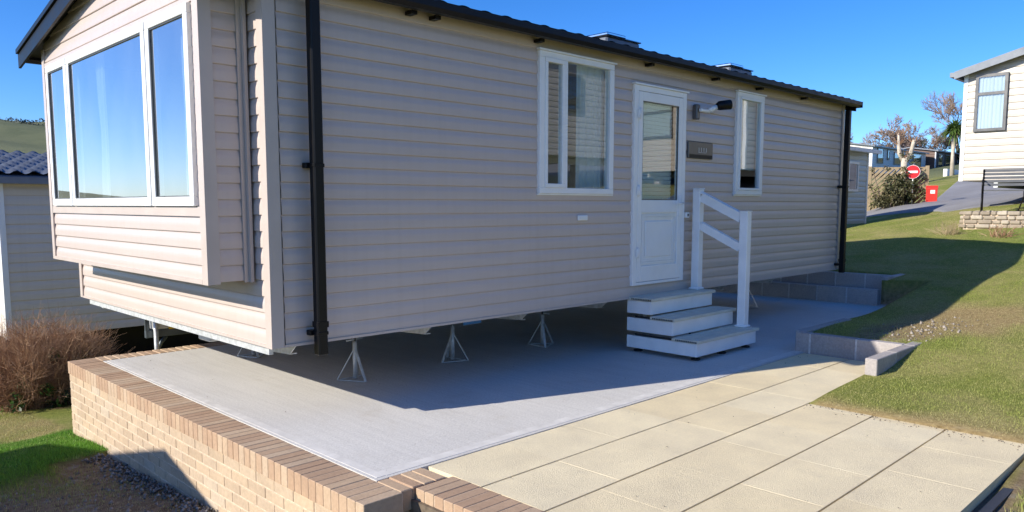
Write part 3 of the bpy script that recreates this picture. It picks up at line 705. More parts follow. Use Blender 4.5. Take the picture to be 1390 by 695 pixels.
    for (x0_, x1_, z0_, z1_) in ((gx0-.001, gx1+.001, gz1-.008, gz1), (gx0-.001, gx1+.001, gz0, gz0+.008), (gx0, gx0+.008, gz0+.008, gz1-.008), (gx1-.008, gx1, gz0+.008, gz1-.008)): gk.box(x0_, x1_, -.022, -.0105, z0_, z1_)
    gk.build('glazing_seal', 'greyplate', dr)
    hn = MB(); hn.box(b-.055, b-.02, -.040, -.0305, 1.36, 1.58, bev=.006); hn.tube([(b-.038, -.04, 1.50), (b-.038, -.085, 1.50), (b-.15, -.085, 1.495)], .010, 8); hn.build('handle', 'upvc', dr)
    for z in (1.0, 1.62, 2.38):
        h = MB(); h.box(dx0+w-.02, dx0+w+.02, -.046, -.031, z-.045, z+.045, bev=.004); h.tube([(dx0+w-.002, -.05, z-.055), (dx0+w-.002, -.05, z+.055)], .009, 8); h.build('hinge', 'upvc', dr)
    c = MB()
    for k in range(26): z = 1.52+k*.040; c.obox(((gx0+gx1)/2, .060, z), (1, 0, 0), (0, 1, .3), (0, -.3, 1), (gx1-gx0)/2-.012, .004, .0185)
    c.build('pale_backing', 'curtain', dr)  # pale slats added behind the door glass for its bright lined texture
    # fittings on the wall
    l = MB(); l.box(4.95, 5.02, -.06, -.003, 2.40, 2.56, bev=.01); l.build('light_mount', 'greyplate', root)
    l = MB(); l.box(4.98, 5.16, -.100, -.061, 2.48, 2.515, bev=.008); l.tube([(5.14, -.085, 2.50), (5.22, -.13, 2.545)], .030, 14); wl = l.build('wall_light', 'upvc', root)
    l = MB(); l.tube([(5.222, -.132, 2.546), (5.25, -.15, 2.56), (5.36, -.22, 2.575)], [.032, .050, .054], 16); l.build('lamp_head', 'black', wl)
    l = MB(); l.tube([(5.3595, -.2197, 2.575), (5.3655, -.2235, 2.576)], .042, 16); l.build('lamp_lens', 'chrome', wl)
    l = MB(); l.box(4.86, 5.36, -.022, -.002, 1.985, 2.165, bev=.006); nb = l.build('name_plate', 'greyplate', root)
    l = MB()
    for i in range(4): x = 5.06+i*.05; l.box(x, x+.010, -.0255, -.0222, 2.06, 2.105)
    l.box(5.055, 5.22, -.0240, -.0223, 2.050, 2.054); l.build('lettering', 'galv', nb)
    l = MB(); l.box(4.88, 5.34, -.0250, -.0222, 1.990, 2.028); l.build('plate_base', 'black', nb)
    l = MB(); l.box(3.05, 3.19, -.018, -.002, 1.335, 1.385, bev=.006); l.box(3.07, 3.17, -.022, -.0181, 1.35, 1.355); l.box(3.07, 3.17, -.022, -.0181, 1.363, 1.368); l.build('wall_vent', 'upvc', root)
    l = MB(); l.box(4.815, 4.875, -.045, -.002, 1.34, 1.40, bev=.006); ls = l.build('door_catch', 'upvc', root); l = MB(); l.box(4.832, 4.858, -.0475, -.0455, 1.356, 1.384); l.build('catch_face', 'greyplate', ls)
    # bay windows
    def bwin(y0, y1, z0, z1):
        f = MB(); w = .062; x = BX
        f.box(x-.032, x+.04, y0, y1, z0, z0+w, bev=.004); f.box(x-.032, x+.04, y0, y1, z1-w, z1, bev=.004)
        f.box(x-.031, x+.039, y0, y0+w, z0+w, z1-w, bev=.004); f.box(x-.031, x+.039, y1-w, y1, z0+w, z1-w, bev=.004)
        o = f.build('bay_window', 'upvc', bay); p = MB(); p.box(x-.012, x-.008, y0+w, y1-w, z0+w, z1-w); p.build('pane', 'bayglass', o) if False else None
        return o, (x, y0+w, y1-w, z0+w, z1-w)
    for (y0, y1) in ((.372, 1.095), (1.12, 2.975), (3.0, 3.618)):
        f = MB(); w = .062; x = BX
        f.box(x-.032, x+.04, y0, y1, 1.472, 1.472+w, bev=.004); f.box(x-.032, x+.04, y0, y1, 2.758-w, 2.758, bev=.004)
        f.box(x-.031, x+.039, y0, y0+w, 1.472+w, 2.758-w, bev=.004); f.box(x-.031, x+.039, y1-w, y1, 1.472+w, 2.758-w, bev=.004)
        o = f.build('bay_window', 'upvc', root); p = MB(); p.box(x-.012, x-.008, y0+w, y1-w, 1.472+w, 2.758-w); p.build('pane', 'bayglass', o)
        k = MB()
        for (a_, b_, c_, d_) in ((y0+w-.001, y1-w+.001, 2.758-w-.009, 2.758-w), (y0+w, y0+w+.008, 1.473+w, 2.748-w), (y1-w-.008, y1-w, 1.473+w, 2.748-w), (y0+w, y1-w, 1.472+w, 1.480+w)): k.box(x-.022, x-.0125, a_, b_, c_, d_)
        k.build('glazing_seal', 'greyplate', o)
    f = MB(); f.box(BX-.012, BX+.03, 1.096, 1.119, 1.472, 2.758); f.box(BX-.012, BX+.03, 2.976, 2.999, 1.472, 2.758); [q.build('window_joint', 'greyplate', bay) for q in f.split()]
    for (a_, b_) in ((2.42, 2.62), (.72, .80), (3.12, 3.30)):
        c = MB(); pleat(c, (-.19, 0, 0), (0, 1, 0), (-1, 0, 0), a_, b_, 1.50, 2.74, 3, .02, .3); c.build('curtain', 'curtainw', bay)
    # roof: pantile-effect sheet, each slope one sheet, plus fascia and gutter
    RX0, RX1 = -.40, LX+.10; ov = .13
    for side in (0, 1):
        xs = np.arange(RX0, RX1+.001, .03); ns = 24; per = .30; vs = []; half = WY/2+ov
        for j in range(ns*3+1):
            s = j/(ns*3)*half; fr_ = (s % per)/per; st = .016*(1-fr_)
            for x in xs:
                wv = .5+.5*math.cos(2*math.pi*x/.225); wv = wv**.7*.024
                y = -ov+s if side == 0 else WY+ov-s; vs.append((x, y, ZT+.035+slope*(s-ov)+st+wv))
        n_ = len(xs); fs = [[j*n_+i, j*n_+i+1, (j+1)*n_+i+1, (j+1)*n_+i] for j in range(ns*3) for i in range(n_-1)]
        m = MB(); m.add(vs, fs, .5, True)
        yo = -ov if side == 0 else WY+ov; ym = pk; z0_ = ZT+.03-slope*ov; zm = ZT+.03+slope*pk     # deck under the tiles
        rr = m.build('roof', 'blackroof', root, nofix=True)
        m = MB(); m.prism([(yo, z0_-.025), (ym, zm-.025), (ym, zm), (yo, z0_)], 0, RX0+.012, RX1-.012); m.build('roof_deck', 'black', rr)
        f = MB(); sg = -1 if side == 0 else 1
        f.prism([(yo+sg*.0, z0_+.0), (ym, zm), (ym, zm-.13), (yo, z0_-.13)], 0, RX0-.012, RX0+.01); f.prism([(yo, z0_), (ym, zm), (ym, zm-.12), (yo, z0_-.12)], 0, RX1-.01, RX1+.012)
        f.prism([(yo, z0_+.045), (ym, zm+.05), (ym, zm+.012), (yo, z0_+.004)], 0, RX0-.03, RX0-.001); [q.build('bargeboard', 'black', root) for q in f.split()]
        gt_ = MB(); yg = yo; pr = [(0, 0), (0, -.05), (.02, -.078), (.075, -.078), (.10, -.05), (.10, 0), (.092, 0), (.092, -.046), (.07, -.07), (.024, -.07), (.008, -.046), (.008, 0)]
        pr = [(yg+sg*(-.03+a_), z0_+.012+b_) for a_, b_ in pr]
        gt_.prism(pr, 0, RX0+.02, RX1+.05); gt_.box(RX1+.051, RX1+.056, yg-sg*.03, yg+sg*.072, z0_-.07, z0_+.014); gt = gt_.build('gutter', 'black', root)
        sf = MB(); sf.box(RX0+.012, RX1-.012, min(yo, yo-sg*(ov-.004)), max(yo, yo-sg*(ov-.004)), z0_-.062, z0_-.034) if False else None
        k = MB(); x = .55
        for x in (1.1, 1.32, 2.45, 4.05, 5.3, 6.3, 7.5):
            y2 = yo-sg*.115
            k.box(x, x+.05, min(yg-sg*.033, y2), max(yg-sg*.033, y2), z0_-.088, z0_-.06)
        for x in (2.0, 5.5, 7.9): k.box(x, x+.14, min(yg-sg*.036, yg+sg*.080), max(yg-sg*.036, yg+sg*.080), z0_-.078, z0_+.018) if False else None
        [q.build('gutter_bracket', 'black', gt) for q in k.split()]
    # soffit strip between wall top and fascia
    s_ = MB(); s_.box(RX0+.01, RX1-.01, -.10, .02, ZT-.012, ZT-.002); s_.box(RX0+.01, .0, .02, WY, ZT+.0-.012, ZT-.002) if False else None; s_.build('soffit', 'black', root)
    # down pipes
    for (x, lab) in ((.30, None), (8.86, None)):
        dp = MB(); w = .036; dp.box(x-w, x+w, -.128, -.058, .47 if x < 1 else .50, 2.82, bev=.008)
        o = dp.build('downpipe', 'black', root)
        b_ = MB()
        for z in (.62, 1.74): b_.box(x-w-.022, x+w+.012, -.058, -.003, z-.018, z+.018, bev=.004); b_.box(x-w-.003, x+w+.003, -.131, -.0585, z-.012, z+.012, bev=.003)
        b_.box(x-w-.004, x+w+.004, -.132, -.054, .66, .70); [q.build('pipe_clip', 'black', o) for q in b_.split()]
    # roof vents
    for x in (4.85, 7.52):
        v_ = MB(); zb_ = ZT+.035+slope*1.0; v_.box(x-.32, x+.30, .85, 1.30, zb_-.05, zb_+.20, bev=.02); o = v_.build('roof_vent', 'slate', root)
        v_ = MB(); v_.box(x-.34, x+.0, .82, 1.32, zb_+.201, zb_+.24, bev=.012); v_.box(x+.01, x+.32, .84, 1.32, zb_+.201, zb_+.215, bev=.008); v_.build('vent_cover', 'chrome', o)
    # chassis
    ch = MB()
    for y in (.86, 3.2): ch.box(.12, LX-.1, y-.03, y+.03, ZB-.10, ZB-.016); ch.box(.12, LX-.1, y-.05, y+.05, ZB-.106, ZB-.098)
    for x in (.35, 1.6, 2.75, 3.95, 5.1, 6.4, 7.7):
        ch.prism([(.30, ZB-.016), (.30, ZB-.05), (.42, ZB-.15), (1.2, ZB-.19), (2.9, ZB-.19), (3.75, ZB-.05), (3.75, ZB-.016)], 0, x-.004, x+.004)
        ch.prism([(.42, ZB-.15), (1.2, ZB-.19), (1.2, ZB-.197), (.42, ZB-.157)], 0, x-.004, x+.05)
    ch.box(.02, .05, .1, 3.9, ZB-.07, ZB-.016)
    c_ = ch.build('chassis', 'galv', root)
    q = MB(); q.box(.56, 2.1, 3.93, 3.98, .05, .13, bev=.004); q.build('support_beam', 'darkgalv', root)
    q = MB(); q.prism([(.56, .131), (.60, .131), (.60, .30), (.66, .45), (.66, .53), (.56, .53)], 1, 3.94, 3.97); q.build('support_bracket', 'darkgalv', root)
    q = MB(); q.tube([(.78, 3.955, .05), (.72, 3.955, -.02), (.67, 3.955, -.12), (.655, 3.955, -.3)], .022, 8); q.build('brace', 'darkgalv', root)
    q = MB(); q.box(.78, 1.16, 3.86, 3.885, .135, .30); q.build('warning_label', 'yellow', root)
    q = MB(); q.box(.62, .82, 3.90, 3.99, .14, .30, bev=.01); q.build('coupling_box', 'galv', root)
    q = MB(); q.box(.50, .72, 2.18, 2.42, .24, .38, bev=.01); q.build('coupling_box', 'galv', root)
    q = MB(); q.tube([(.55, 2.42, .33), (.55, 2.75, .33)], .022, 8); q.build('coupling_pin', 'galv', root)
    q = MB(); q.box(.16, .40, 3.96, 4.02, .41, .50, bev=.006); q.build('coupling_box', 'galv', root)
    q = MB(); q.box(.1, .3, 3.3, 3.75, ZB-.10, ZB-.02, bev=.01); q.build('coupling_box', 'galv', root)
    q = MB(); q.tube([(.9, .5, ZB-.09), (3.2, .55, ZB-.10), (5.6, .5, ZB-.09)], .022, 8); q.build('waste_pipe', 'upvc', root)
    fl = MB(); fl.box(.07, LX-.06, .03, WY-.05, ZB-.012, ZB+.0); fl.build('floor_board', 'interior', root)
    y_ = MB(); y_.box(1.72, 1.99, .50, .52, ZB-.09, ZB-.02); y_.build('warning_label', 'yellow', c_); y_ = MB(); y_.box(2.05, 2.25, .44, .46, ZB-.13, ZB-.03); y_.build('chassis_bracket', 'blue', c_)
    return root
CAR = caravan()
# ------------------------------------------------------------------ jacks
def jack():
    root = empty('axle_stand', (0, 0, 0), 0, 'x', 'jack', 'steel jacks holding up the caravan')
    p = MB(); p.tube([(0, 0, .012), (0, 0, .33)], .020, 10); p.build('post', 'galv', root)
    p = MB(); p.tube([(0, 0, .331), (0, 0, .425)], .011, 10); p.build('screw', 'greyplate', root); p = MB(); p.box(-.07, .07, -.03, .03, .426, .440); p.build('head_plate', 'galv', root)
    p = MB(); p.tube([(-.09, 0, .345), (.09, 0, .345)], .006, 6); p.build('turning_bar', 'galv', root)
    for a in (20, 140, 260):
        ca, sa = math.cos(R(a)), math.sin(R(a)); p = MB(); p.bar((ca*.015, sa*.015, .25), (ca*.15, sa*.15, .010), .022, .006); p.build('leg', 'galv', root)
    p = MB(); q = [(math.cos(R(a))*.15, math.sin(R(a))*.15, .006) for a in (20, 140, 260)]
    for i in range(3): p.bar(q[i], q[(i+1) % 3], .018, .006)
    p.build('base_frame', 'galv', root); return root
J0 = jack()
JS = [(1.19, .87, 10, 'steel jack nearest the black downpipe, standing in the shade just behind it'), (2.30, .90, 50, 'steel jack second from the near corner, under the plain wall left of the window'),
 (3.49, .84, 95, 'steel jack under the large side window, left of the white steps'), (1.05, 2.45, 30, 'steel jack seen under the front end below the bay'), (5.35, .86, 20, 'steel jack behind the white steps'),
 (6.6, .86, 70, 'steel jack in deep shade to the right of the white steps'), (7.9, .86, 15, 'steel jack farthest along, next to the block wall')]
for i, (x, y, a, lb) in enumerate(JS):
    o = J0 if i == 0 else dup(J0, (x, y, 0)); o.location = (x, y, .0); o.rotation_euler = (0, 0, R(a)); o['label'] = lb
    if y > 2: o.rotation_euler[2] = R(0)

# long corner leg on the lower ground and parts under the front end
t = empty('corner_steady', (.64, 3.86, h1(.64, 3.86)), 0, 'tall thin steel leg under the far front corner, beyond the brick coping', 'jack'); zz = h1(.64, 3.86)
m = MB(); m.tube([(0, 0, 0), (0, 0, .52-zz)], .024, 10); m.build('post', 'galv', t); m = MB(); m.box(-.12, .12, -.12, .12, -.02, .012); m.build('base_plate', 'galv', t)
# ------------------------------------------------------------------ steps
def steps():
    root = empty('entrance_steps', (4.46, -.4, 0), 0, 'three white plastic steps with a handrail leading up to the caravan door', 'steps'); L = (-4.46, .4, 0)
    x0, x1 = 3.88, 5.02; yb = .03; tops = [(.205, -.80, -.53), (.385, -.53, -.275), (.56, -.275, yb)]
    for i, (z, ya, yc) in enumerate(tops):
        lo = (.045, .215, .395)[i]
        b = MB(); b.box(x0, x1, ya+.014, ya+.034, lo, z-.032, bev=.003)              # riser
        b.box(x0, x0+.02, ya+.034, yb, lo+.0, z-.036, bev=.002); b.box(x1-.02, x1, ya+.034, yb, lo, z-.036, bev=.002)
        b.build('step_box', 'step_white', root, L)
        t = MB()
        t.box(x0-.022, x1+.022, ya-.014, yc+.012, z-.030, z-.006, bev=.003)
        nb = 3
        for k in range(nb): a = ya-.012+k*(yc+.012-ya+.01)/nb; e = ya-.012+(k+1)*(yc+.012-ya+.01)/nb-.007; t.box(x0-.020, x1+.020, a, e, z-.008, z, bev=.002)
        t.build('tread', 'step_tread', root, L)
        for xx in (x0+.05, (x0+x1)/2, x1-.05):
            if i == 2 and xx > 4.8: continue
            k_ = MB(); k_.tube([(xx, ya+.035, z), (xx, ya+.035, z+.0025)], .007, 10); k_.build('screw_cap', 'galv', root, L)
        s = MB()
        for k in range(2 if i else 3): pass
        if i < 2: 
            s.box(x0-.0015, x0+.001, ya+.06+(.12 if i == 0 else .02), yb-.10, z-.030, z-.012)
        n_ = 12
        for k in range(n_): yy = ya+.004+k*.020; s.box(x0-.0235, x0-.0215, yy, yy+.013, z-.026, z-.010)
        s.build('vent_slots', 'rubber', root, L)
    p = MB(); W = .045
    def post(x, y, z0, z1):
        q = MB(); q.box(x-W, x+W, y-W, y+W, z0, z1-.012, bev=.006); q.box(x-W-.006, x+W+.006, y-W-.006, y+W+.006, z1-.012, z1, bev=.004); q.box(x-W-.016, x+W+.016, y-W-.016, y+W+.016, z0+.0005, z0+.022, bev=.006); q.build('newel_post', 'step_white', root, L)
    post(4.955, -.10, .56, 1.66); post(4.955, -.665, .205, 1.42)
    for (za, zb) in ((1.59, 1.37), (1.285, 1.065)):
        q = MB(); q.bar((4.955, -.146, za-.03), (4.955, -.619, zb-.03), .055, .085); 
        if za > 1.5: q.bar((4.955, -.146, za+.022), (4.955, -.619, zb+.022), .075, .016)
        q.build('handrail', 'step_white', root, L)
    for (x, y) in ((3.97, -.72), (4.93, -.72), (3.97, -.05), (4.93, -.05), (4.45, -.72)):
        f = MB(); f.tube([(x, y, .0), (x, y, .014)], .045, 14); f.tube([(x, y, .014), (x, y, .07)], .014, 8); f.build('adjustable_foot', 'rubber', root, L)
M['step_tread'] = simple('cream_step_tread', (.62, .60, .50), .6, var=.1, nscale=10, bump=.3, bscale=120)
steps()
# ------------------------------------------------------------------ neighbouring caravans
def tiled_slope(m, x0, x1, y0, y1, z0, z1, per=.33, wper=.3, amp=.04, coarse=1):
    ny_ = max(2, int(abs(math.hypot(y1-y0, z1-z0))/per)*4); xs = np.arange(x0, x1, .05*coarse); vs = []
    for j in range(ny_+1):
        t = j/ny_; row = int(t*ny_/4-1e-6); fr_ = (j % 4)/4
        for x in xs:
            wv = amp*(.5+.5*math.cos(2*math.pi*(x/wper+.5*(row % 2)))); vs.append((x, y0+(y1-y0)*t, z0+(z1-z0)*t+wv*(1-fr_)+.02*(1-fr_)))
    n_ = len(xs); m.add(vs, [[j*n_+i, j*n_+i+1, (j+1)*n_+i+1, (j+1)*n_+i] for j in range(ny_) for i in range(n_-1)], .5, True)
def neighbour(loc, rz, L, W, h, label, wall='white_wall', roof='slate', fascia='fasciagrey', wins=(), wf='greyplate', slope=.2, gap=.45, pitch=.15, name='static_caravan', tiled=False, group=None, endwall=None, trim='upvc', under_shade=False, fz=.14, ovh=.15, sup0=.6):
    """long axis +x, y from 0 to W, z=0 is the underside of the body; loc.z already includes it"""
    root = empty(name, loc, rz, label, 'caravan', group)
    m = MB(); siding(m, (0, 0, 0), (1, 0, 0), (0, -1, 0), .06, L-.06, 0, h, (), 0, pitch=pitch, amp=1.2); m.box(.02, L-.02, .02, W-.02, .005, h-.01); siding(m, (0, W, 0), (1, 0, 0), (0, 1, 0), 0, L, 0, h, (), 0, pitch=pitch, amp=1.2)
    m.build('side_wall', wall, root)
    cutg = [((0, 0, h), (0, -slope, 1)), ((0, W, h), (0, slope, 1))]
    m = MB(); siding(m, (0, 0, 0), (0, 1, 0), (-1, 0, 0), .06, W-.06, 0, h+slope*W/2, (), 0, pitch=pitch, amp=1.2); siding(m, (L, 0, 0), (0, 1, 0), (1, 0, 0), .06, W-.06, 0, h+slope*W/2, (), 0, pitch=pitch, amp=1.2)
    m.prism([(.0, h-.02), (W, h-.02), (W/2, h+slope*W/2-.03)], 0, .02, L-.02); m.build('end_wall', endwall or wall, root, cut=cutg)
    t = MB()
    for x in (0, L):
        for y in (0, W): t.box(x-.012 if x == 0 else x-.07, x+.07 if x == 0 else x+.012, y-.012 if y == 0 else y-.07, y+.07 if y == 0 else y+.012, -.01, h)
    for q in t.split(): q.build('corner_trim', trim, root)
    for sd in (0, 1):
        yo = -ovh if sd == 0 else W+ovh; z0 = h+.02-slope*ovh; zm = h+.02+slope*W/2
        m = MB(); m.prism([(yo, z0), (W/2, zm), (W/2, zm+.05), (yo, z0+.05)], 0, -.2, L+.2)
        if tiled: tiled_slope(m, -.2, L+.2, yo, W/2, z0+.06, zm+.06, .22, .24, .055)
        rf = m.build('roof', roof, root)
        f = MB(); f.prism([(yo, z0+.04), (W/2, zm+.04), (W/2, zm-fz), (yo, z0-fz)], 0, -.225, -.201); f.prism([(yo, z0+.04), (W/2, zm+.04), (W/2, zm-fz), (yo, z0-fz)], 0, L+.201, L+.225)
        f.box(-.22, L+.22, yo-.09 if sd == 0 else yo+.001, yo-.001 if sd == 0 else yo+.09, z0-.07, z0+.03); [q.build('fascia', fascia, root) for q in f.split()]
    u = MB(); 
    for y in (.7, W-.7): u.box(.1, L-.1, y-.04, y+.04, -.16, -.002)
    [q.build('chassis_rail', 'galv', root) for q in u.split()]
    s_ = MB()
    for x in np.arange(sup0, L, 1.7):
        for y in (.7, W-.7): s_.box(x-.1, x+.1, y-.1, y+.1, -gap-.5, -.162)
    [q.build('support', 'block', root) for q in s_.split()]
    if under_shade:
        for bb in ((.05, L-.05, .33, .35), (.33, .35, .36, W-.05)): k = MB(); k.box(*bb, -gap-.6, -.004); k.build('underside_shade', 'black', root)  # black panels standing in for the deep shade under the body
    for wn in wins:
        face, a, b, c, d = wn[:5]; tr = wn[5] if len(wn) > 5 else 0; fr = MB(); w = .06
        def bx(mm, a0, a1, d0, d1, c0, c1):
            if face == 'y0': mm.box(a0, a1, -d1, -d0, c0, c1)
            elif face == 'y1': mm.box(a0, a1, W+d0, W+d1, c0, c1)
            elif face == 'x0': mm.box(-d1, -d0, a0, a1, c0, c1)
            else: mm.box(L+d0, L+d1, a0, a1, c0, c1)
        bx(fr, a, b, .001, .06, c, c+w); bx(fr, a, b, .001, .06, d-w, d); bx(fr, a, a+w, .001, .059, c+w, d-w); bx(fr, b-w, b, .001, .059, c+w, d-w)
        if tr: bx(fr, a+w, b-w, .001, .062, c+(d-c)*tr-.03, c+(d-c)*tr+.03)
        o = fr.build('window', wf, root); p = MB(); bx(p, a+w, b-w, .040, .044, c+w, d-w); p.build('pane', 'glass', o)
        q = MB(); org, du, nr = {'y0': ((0, -.020, 0), (1, 0, 0), (0, -1, 0)), 'y1': ((0, W+.02, 0), (1, 0, 0), (0, 1, 0)), 'x0': ((-.02, 0, 0), (0, 1, 0), (-1, 0, 0)), 'x1': ((L+.02, 0, 0), (0, 1, 0), (1, 0, 0))}[face]
        if len(wn) > 6 and wn[6]: pleat(q, org, du, nr, a+w, b-w, c+w, d-w, 7, .010); q.build('curtain', 'curtainw', o)
        else: bx(q, a+w, b-w, .002, .006, c+w, d-w); q.build('dark_room_sheet', 'black', o)  # black sheet standing in for the unlit room behind the pane
    return root
# left neighbour, lower down the slope
neighbour((.36, 9.35, -.62), 0, 9.6, 3.9, 2.50, 'grey caravan with scalloped slate roof lower down on the left behind the brown shrub', 'grey_wall', 'slate', 'fasciagrey', pitch=.15, tiled=True, slope=.21, wins=(), ovh=.12, fz=.10, under_shade='black')
# right neighbour, end wall with the window
neighbour((17.1, -3.15, 2.02), 0, 9.5, 3.85, 2.38, 'cream caravan uphill on the right with one dark framed window and grey roof edge', 'cream_wall', 'fasciagrey', 'fasciagrey', wins=(('x0', 3.0, 3.62, 1.07, 2.30, .66, 1), ('x0', .5, 1.6, 1.07, 2.30, .66, 1)), slope=.28, fz=.12, ovh=.16, sup0=3.2)
# next ones up the row, out of frame but seen in the window glass
neighbour((16.6, -9.6, 2.45), 0, 9.5, 3.85, 2.32, 'cream caravan up the bank that the door glass mirrors', 'cream_wall', 'fasciagrey', 'fasciagrey', wins=(('x0', 2.6, 3.3, .95, 2.1, .66, 1), ('x0', .5, 1.6, .95, 2.1, .66, 1)), slope=.22)
neighbour((6.6, -12.6, 2.75), 0, 9.0, 3.85, 2.6, 'grey caravan up the bank that the large side window mirrors', 'pale_wall', 'fasciagrey', 'fasciagrey', wins=(('y1', 6.0, 6.8, 1.15, 2.1), ('y1', 2.0, 3.2, .95, 2.1), ('y1', 4.3, 4.9, 1.1, 2.1)), slope=.22)
# caravan out of frame on the left whose gable shadow falls on the brick wall
neighbour((-13.8, .77, -.60), 0, 9, 3.6, 2.05, 'caravan parked down to the left, casting its gable shadow on the brick wall', 'white_wall', 'slate', 'fasciagrey', wins=(), slope=.26, ovh=.1)
# pale sage caravan beyond the far end
neighbour((11.1, 3.95, .95), 0, 9.15, 3.6, 2.28, 'pale sage caravan beyond the far end, its corner and one white window showing', 'sage_wall', 'slate', 'roofwhite', wins=(('y0', 7.55, 8.1, .85, 1.75),), wf='upvc', slope=.2, fz=.05) if False else None
SG = neighbour((14.2, 4.05, .95), 0, 6.45, 3.4, 2.04, 'pale sage caravan just past the black end downpipe with one narrow white window', 'sage_wall', 'slate', 'roofwhite', wins=(('y0', 4.95, 5.65, .90, 1.72),), wf='upvc', slope=.05, fz=.03, ovh=.2)
# far pair
neighbour((44.0, 8.9, 3.25), R(24), 9.8, 3.8, 1.95, 'long pale grey caravan far up the slope with a sunlit white end wall', 'pale_wall', 'slate', 'fasciagrey', wins=(('y0', 1.2, 2.0, .5, 1.5), ('y0', 3.0, 3.3, .9, 1.5), ('y0', 4.4, 5.4, .6, 1.5), ('y0', 7.0, 8.0, .6, 1.6)), endwall='white_wall', slope=.2, name='static_caravan', fz=.05) if False else None

# ------------------------------------------------------------------ road
def loft(name, A, B, mat, n=140, m=34, off=.035):
    def rs(P, n):
        P = np.array(P, float); d = np.r_[0, np.cumsum(np.hypot(*np.diff(P, axis=0).T))]; k = np.arange(len(P)); t = np.linspace(0, len(P)-1, n)
        return np.stack([np.interp(t, k, P[:, 0]), np.interp(t, k, P[:, 1])], 1)
    a, b = rs(A, n), rs(B, n)
    for _ in range(3):
        a[1:-1] = (a[:-2]+2*a[1:-1]+a[2:])/4; b[1:-1] = (b[:-2]+2*b[1:-1]+b[2:])/4
    t = np.linspace(0, 1, m)[None, :, None]; P = a[:, None]*(1-t)+b[:, None]*t; z = H(P[..., 0], P[..., 1])+off; z[:, 0] -= .12; z[:, -1] -= .12
    V = np.concatenate([P, z[..., None]], -1).reshape(-1, 3); i = np.arange(n*m).reshape(n, m)
    F = np.stack([i[:-1, :-1], i[:-1, 1:], i[1:, 1:], i[1:, :-1]], -1).reshape(-1, 4); o = numesh(name, V, F, mat); o.data.polygons.foreach_set('use_smooth', np.ones(len(F), bool)); return o
o = loft('road', [(26.6, 12), (25.6, 8), (24.7, 5.75), (23.2, 3.9), (21.6, 2.4), (17.9, .75), (17.0, -.6), (16.7, -4), (16.7, -20)], [(28.6, 12), (27.1, 8), (26.3, 6.0), (26.0, 4.3), (30, 5.0), (36.7, 6.1), (58, 9.5), (60, 2), (56, -20)], 'tarmac')
tag(o, 'grey tarmac road climbing past the caravans on the right', kind='structure')
# ------------------------------------------------------------------ plants
def leafcards(C, sz, n, spread, c0, c1, seed=1):
    r = np.random.default_rng(seed); C = np.asarray(C, float); k = len(C); P = np.repeat(C, n, 0); d = r.normal(size=(k*n, 3)); d /= np.linalg.norm(d, axis=1)[:, None]
    P = P+d*(r.uniform(.15, 1, (k*n, 1))**.6)*spread; a = r.normal(size=(k*n, 3)); a /= np.linalg.norm(a, axis=1)[:, None]; b = np.cross(a, d); b /= np.linalg.norm(b, axis=1)[:, None]+1e-6
    s = sz*r.uniform(.6, 1.3, (k*n, 1)); V = np.stack([P-a*s, P+b*s*.45, P+a*s, P-b*s*.45], 1).reshape(-1, 3)
    q = r.uniform(size=(k*n, 1)); c = np.array(c0)*(1-q)+np.array(c1)*q; return V, np.arange(len(V)).reshape(-1, 4), np.repeat(c, 4, 0)
def twig_mesh(n, h, rad, fork=3, seed=3, th=.006, droop=0, base=.12):
    r = random.Random(seed); m = MB()
    for i in range(n):
        a = r.uniform(0, 6.283); lean = min(1.25, abs(r.gauss(0, .55))); b0 = base*math.sqrt(r.random()); p = Vector((math.cos(a)*b0, math.sin(a)*b0, -.03)); a2 = a+r.gauss(0, .4)
        d = Vector((math.cos(a2)*math.sin(lean), math.sin(a2)*math.sin(lean), math.cos(lean))); L = h*r.uniform(.5, 1.0)*math.sqrt(max(.15, 1-(b0/max(base*1.25, .01))**2*.6)); pts = [p]
        sgx = rad/ max(h, .01)
        for k in range(5):
            d = (d+Vector((r.gauss(0, .26), r.gauss(0, .26), r.gauss(0, .12)+.05))).normalized(); p = p+Vector((d.x*sgx*1.3, d.y*sgx*1.3, d.z))*(L/5); pts.append(p)
        rr = r.random(); m.tube(pts, [th, th*.9, th*.75, th*.6, th*.45, th*.25], 3, rr, cap=False)
        for k in range(fork):
            j = r.randint(1, 4); q = pts[j]; dd = (d+Vector((r.gauss(0, .9), r.gauss(0, .9), r.gauss(0, .4)))).normalized(); l2 = L*r.uniform(.12, .32)
            m.tube([q, q+dd*l2*.5, q+dd*l2+Vector((0, 0, .05*l2))], [th*.5, th*.4, th*.2], 3, min(1, rr+.1), cap=False)
    return m
x, y = .02, 5.95; z = h1(x, y)
t = empty('shrub', (x, y, z), 0, 'reddish brown bare twiggy shrub below the bay window on the left', 'shrub')
twig_mesh(1800, 1.32, .74, 10, 5, .0036, base=.48).build('stem', 'twig', t, nofix=True)
def ivy(loc, label, n, w, hh, seed, c0=(.015, .035, .01), c1=(.06, .13, .025), lf=.035):
    t = empty('evergreen_plant', (loc[0], loc[1], h1(*loc)), 0, label, 'plant'); r = np.random.default_rng(seed)
    C = np.stack([r.normal(0, w, n), r.normal(0, w*.7, n), np.abs(r.normal(0, hh, n))], 1); V, F, c = leafcards(C, lf, 26, .09, c0, c1, seed); numesh('foliage', V, F, 'leaf', c, t)
    m = MB()
    for i in range(14): p = C[i % n]; m.tube([(p[0]*.4, p[1]*.4, -.03), (p[0]*.8, p[1]*.8, p[2]*.6+.05), (p[0], p[1], p[2]+.08)], [.006, .004, .002], 4, .3, cap=False)
    m.build('stem', 'bark', t)
ivy((.12, 5.62), 'dark green leafy plant growing at the foot of the brown shrub', 60, .24, .20, 4)
ivy((-.15, 5.75), 'bright green weed in front of the brown shrub on its left', 14, .14, .07, 9, (.06, .16, .02), (.13, .30, .04), .03)
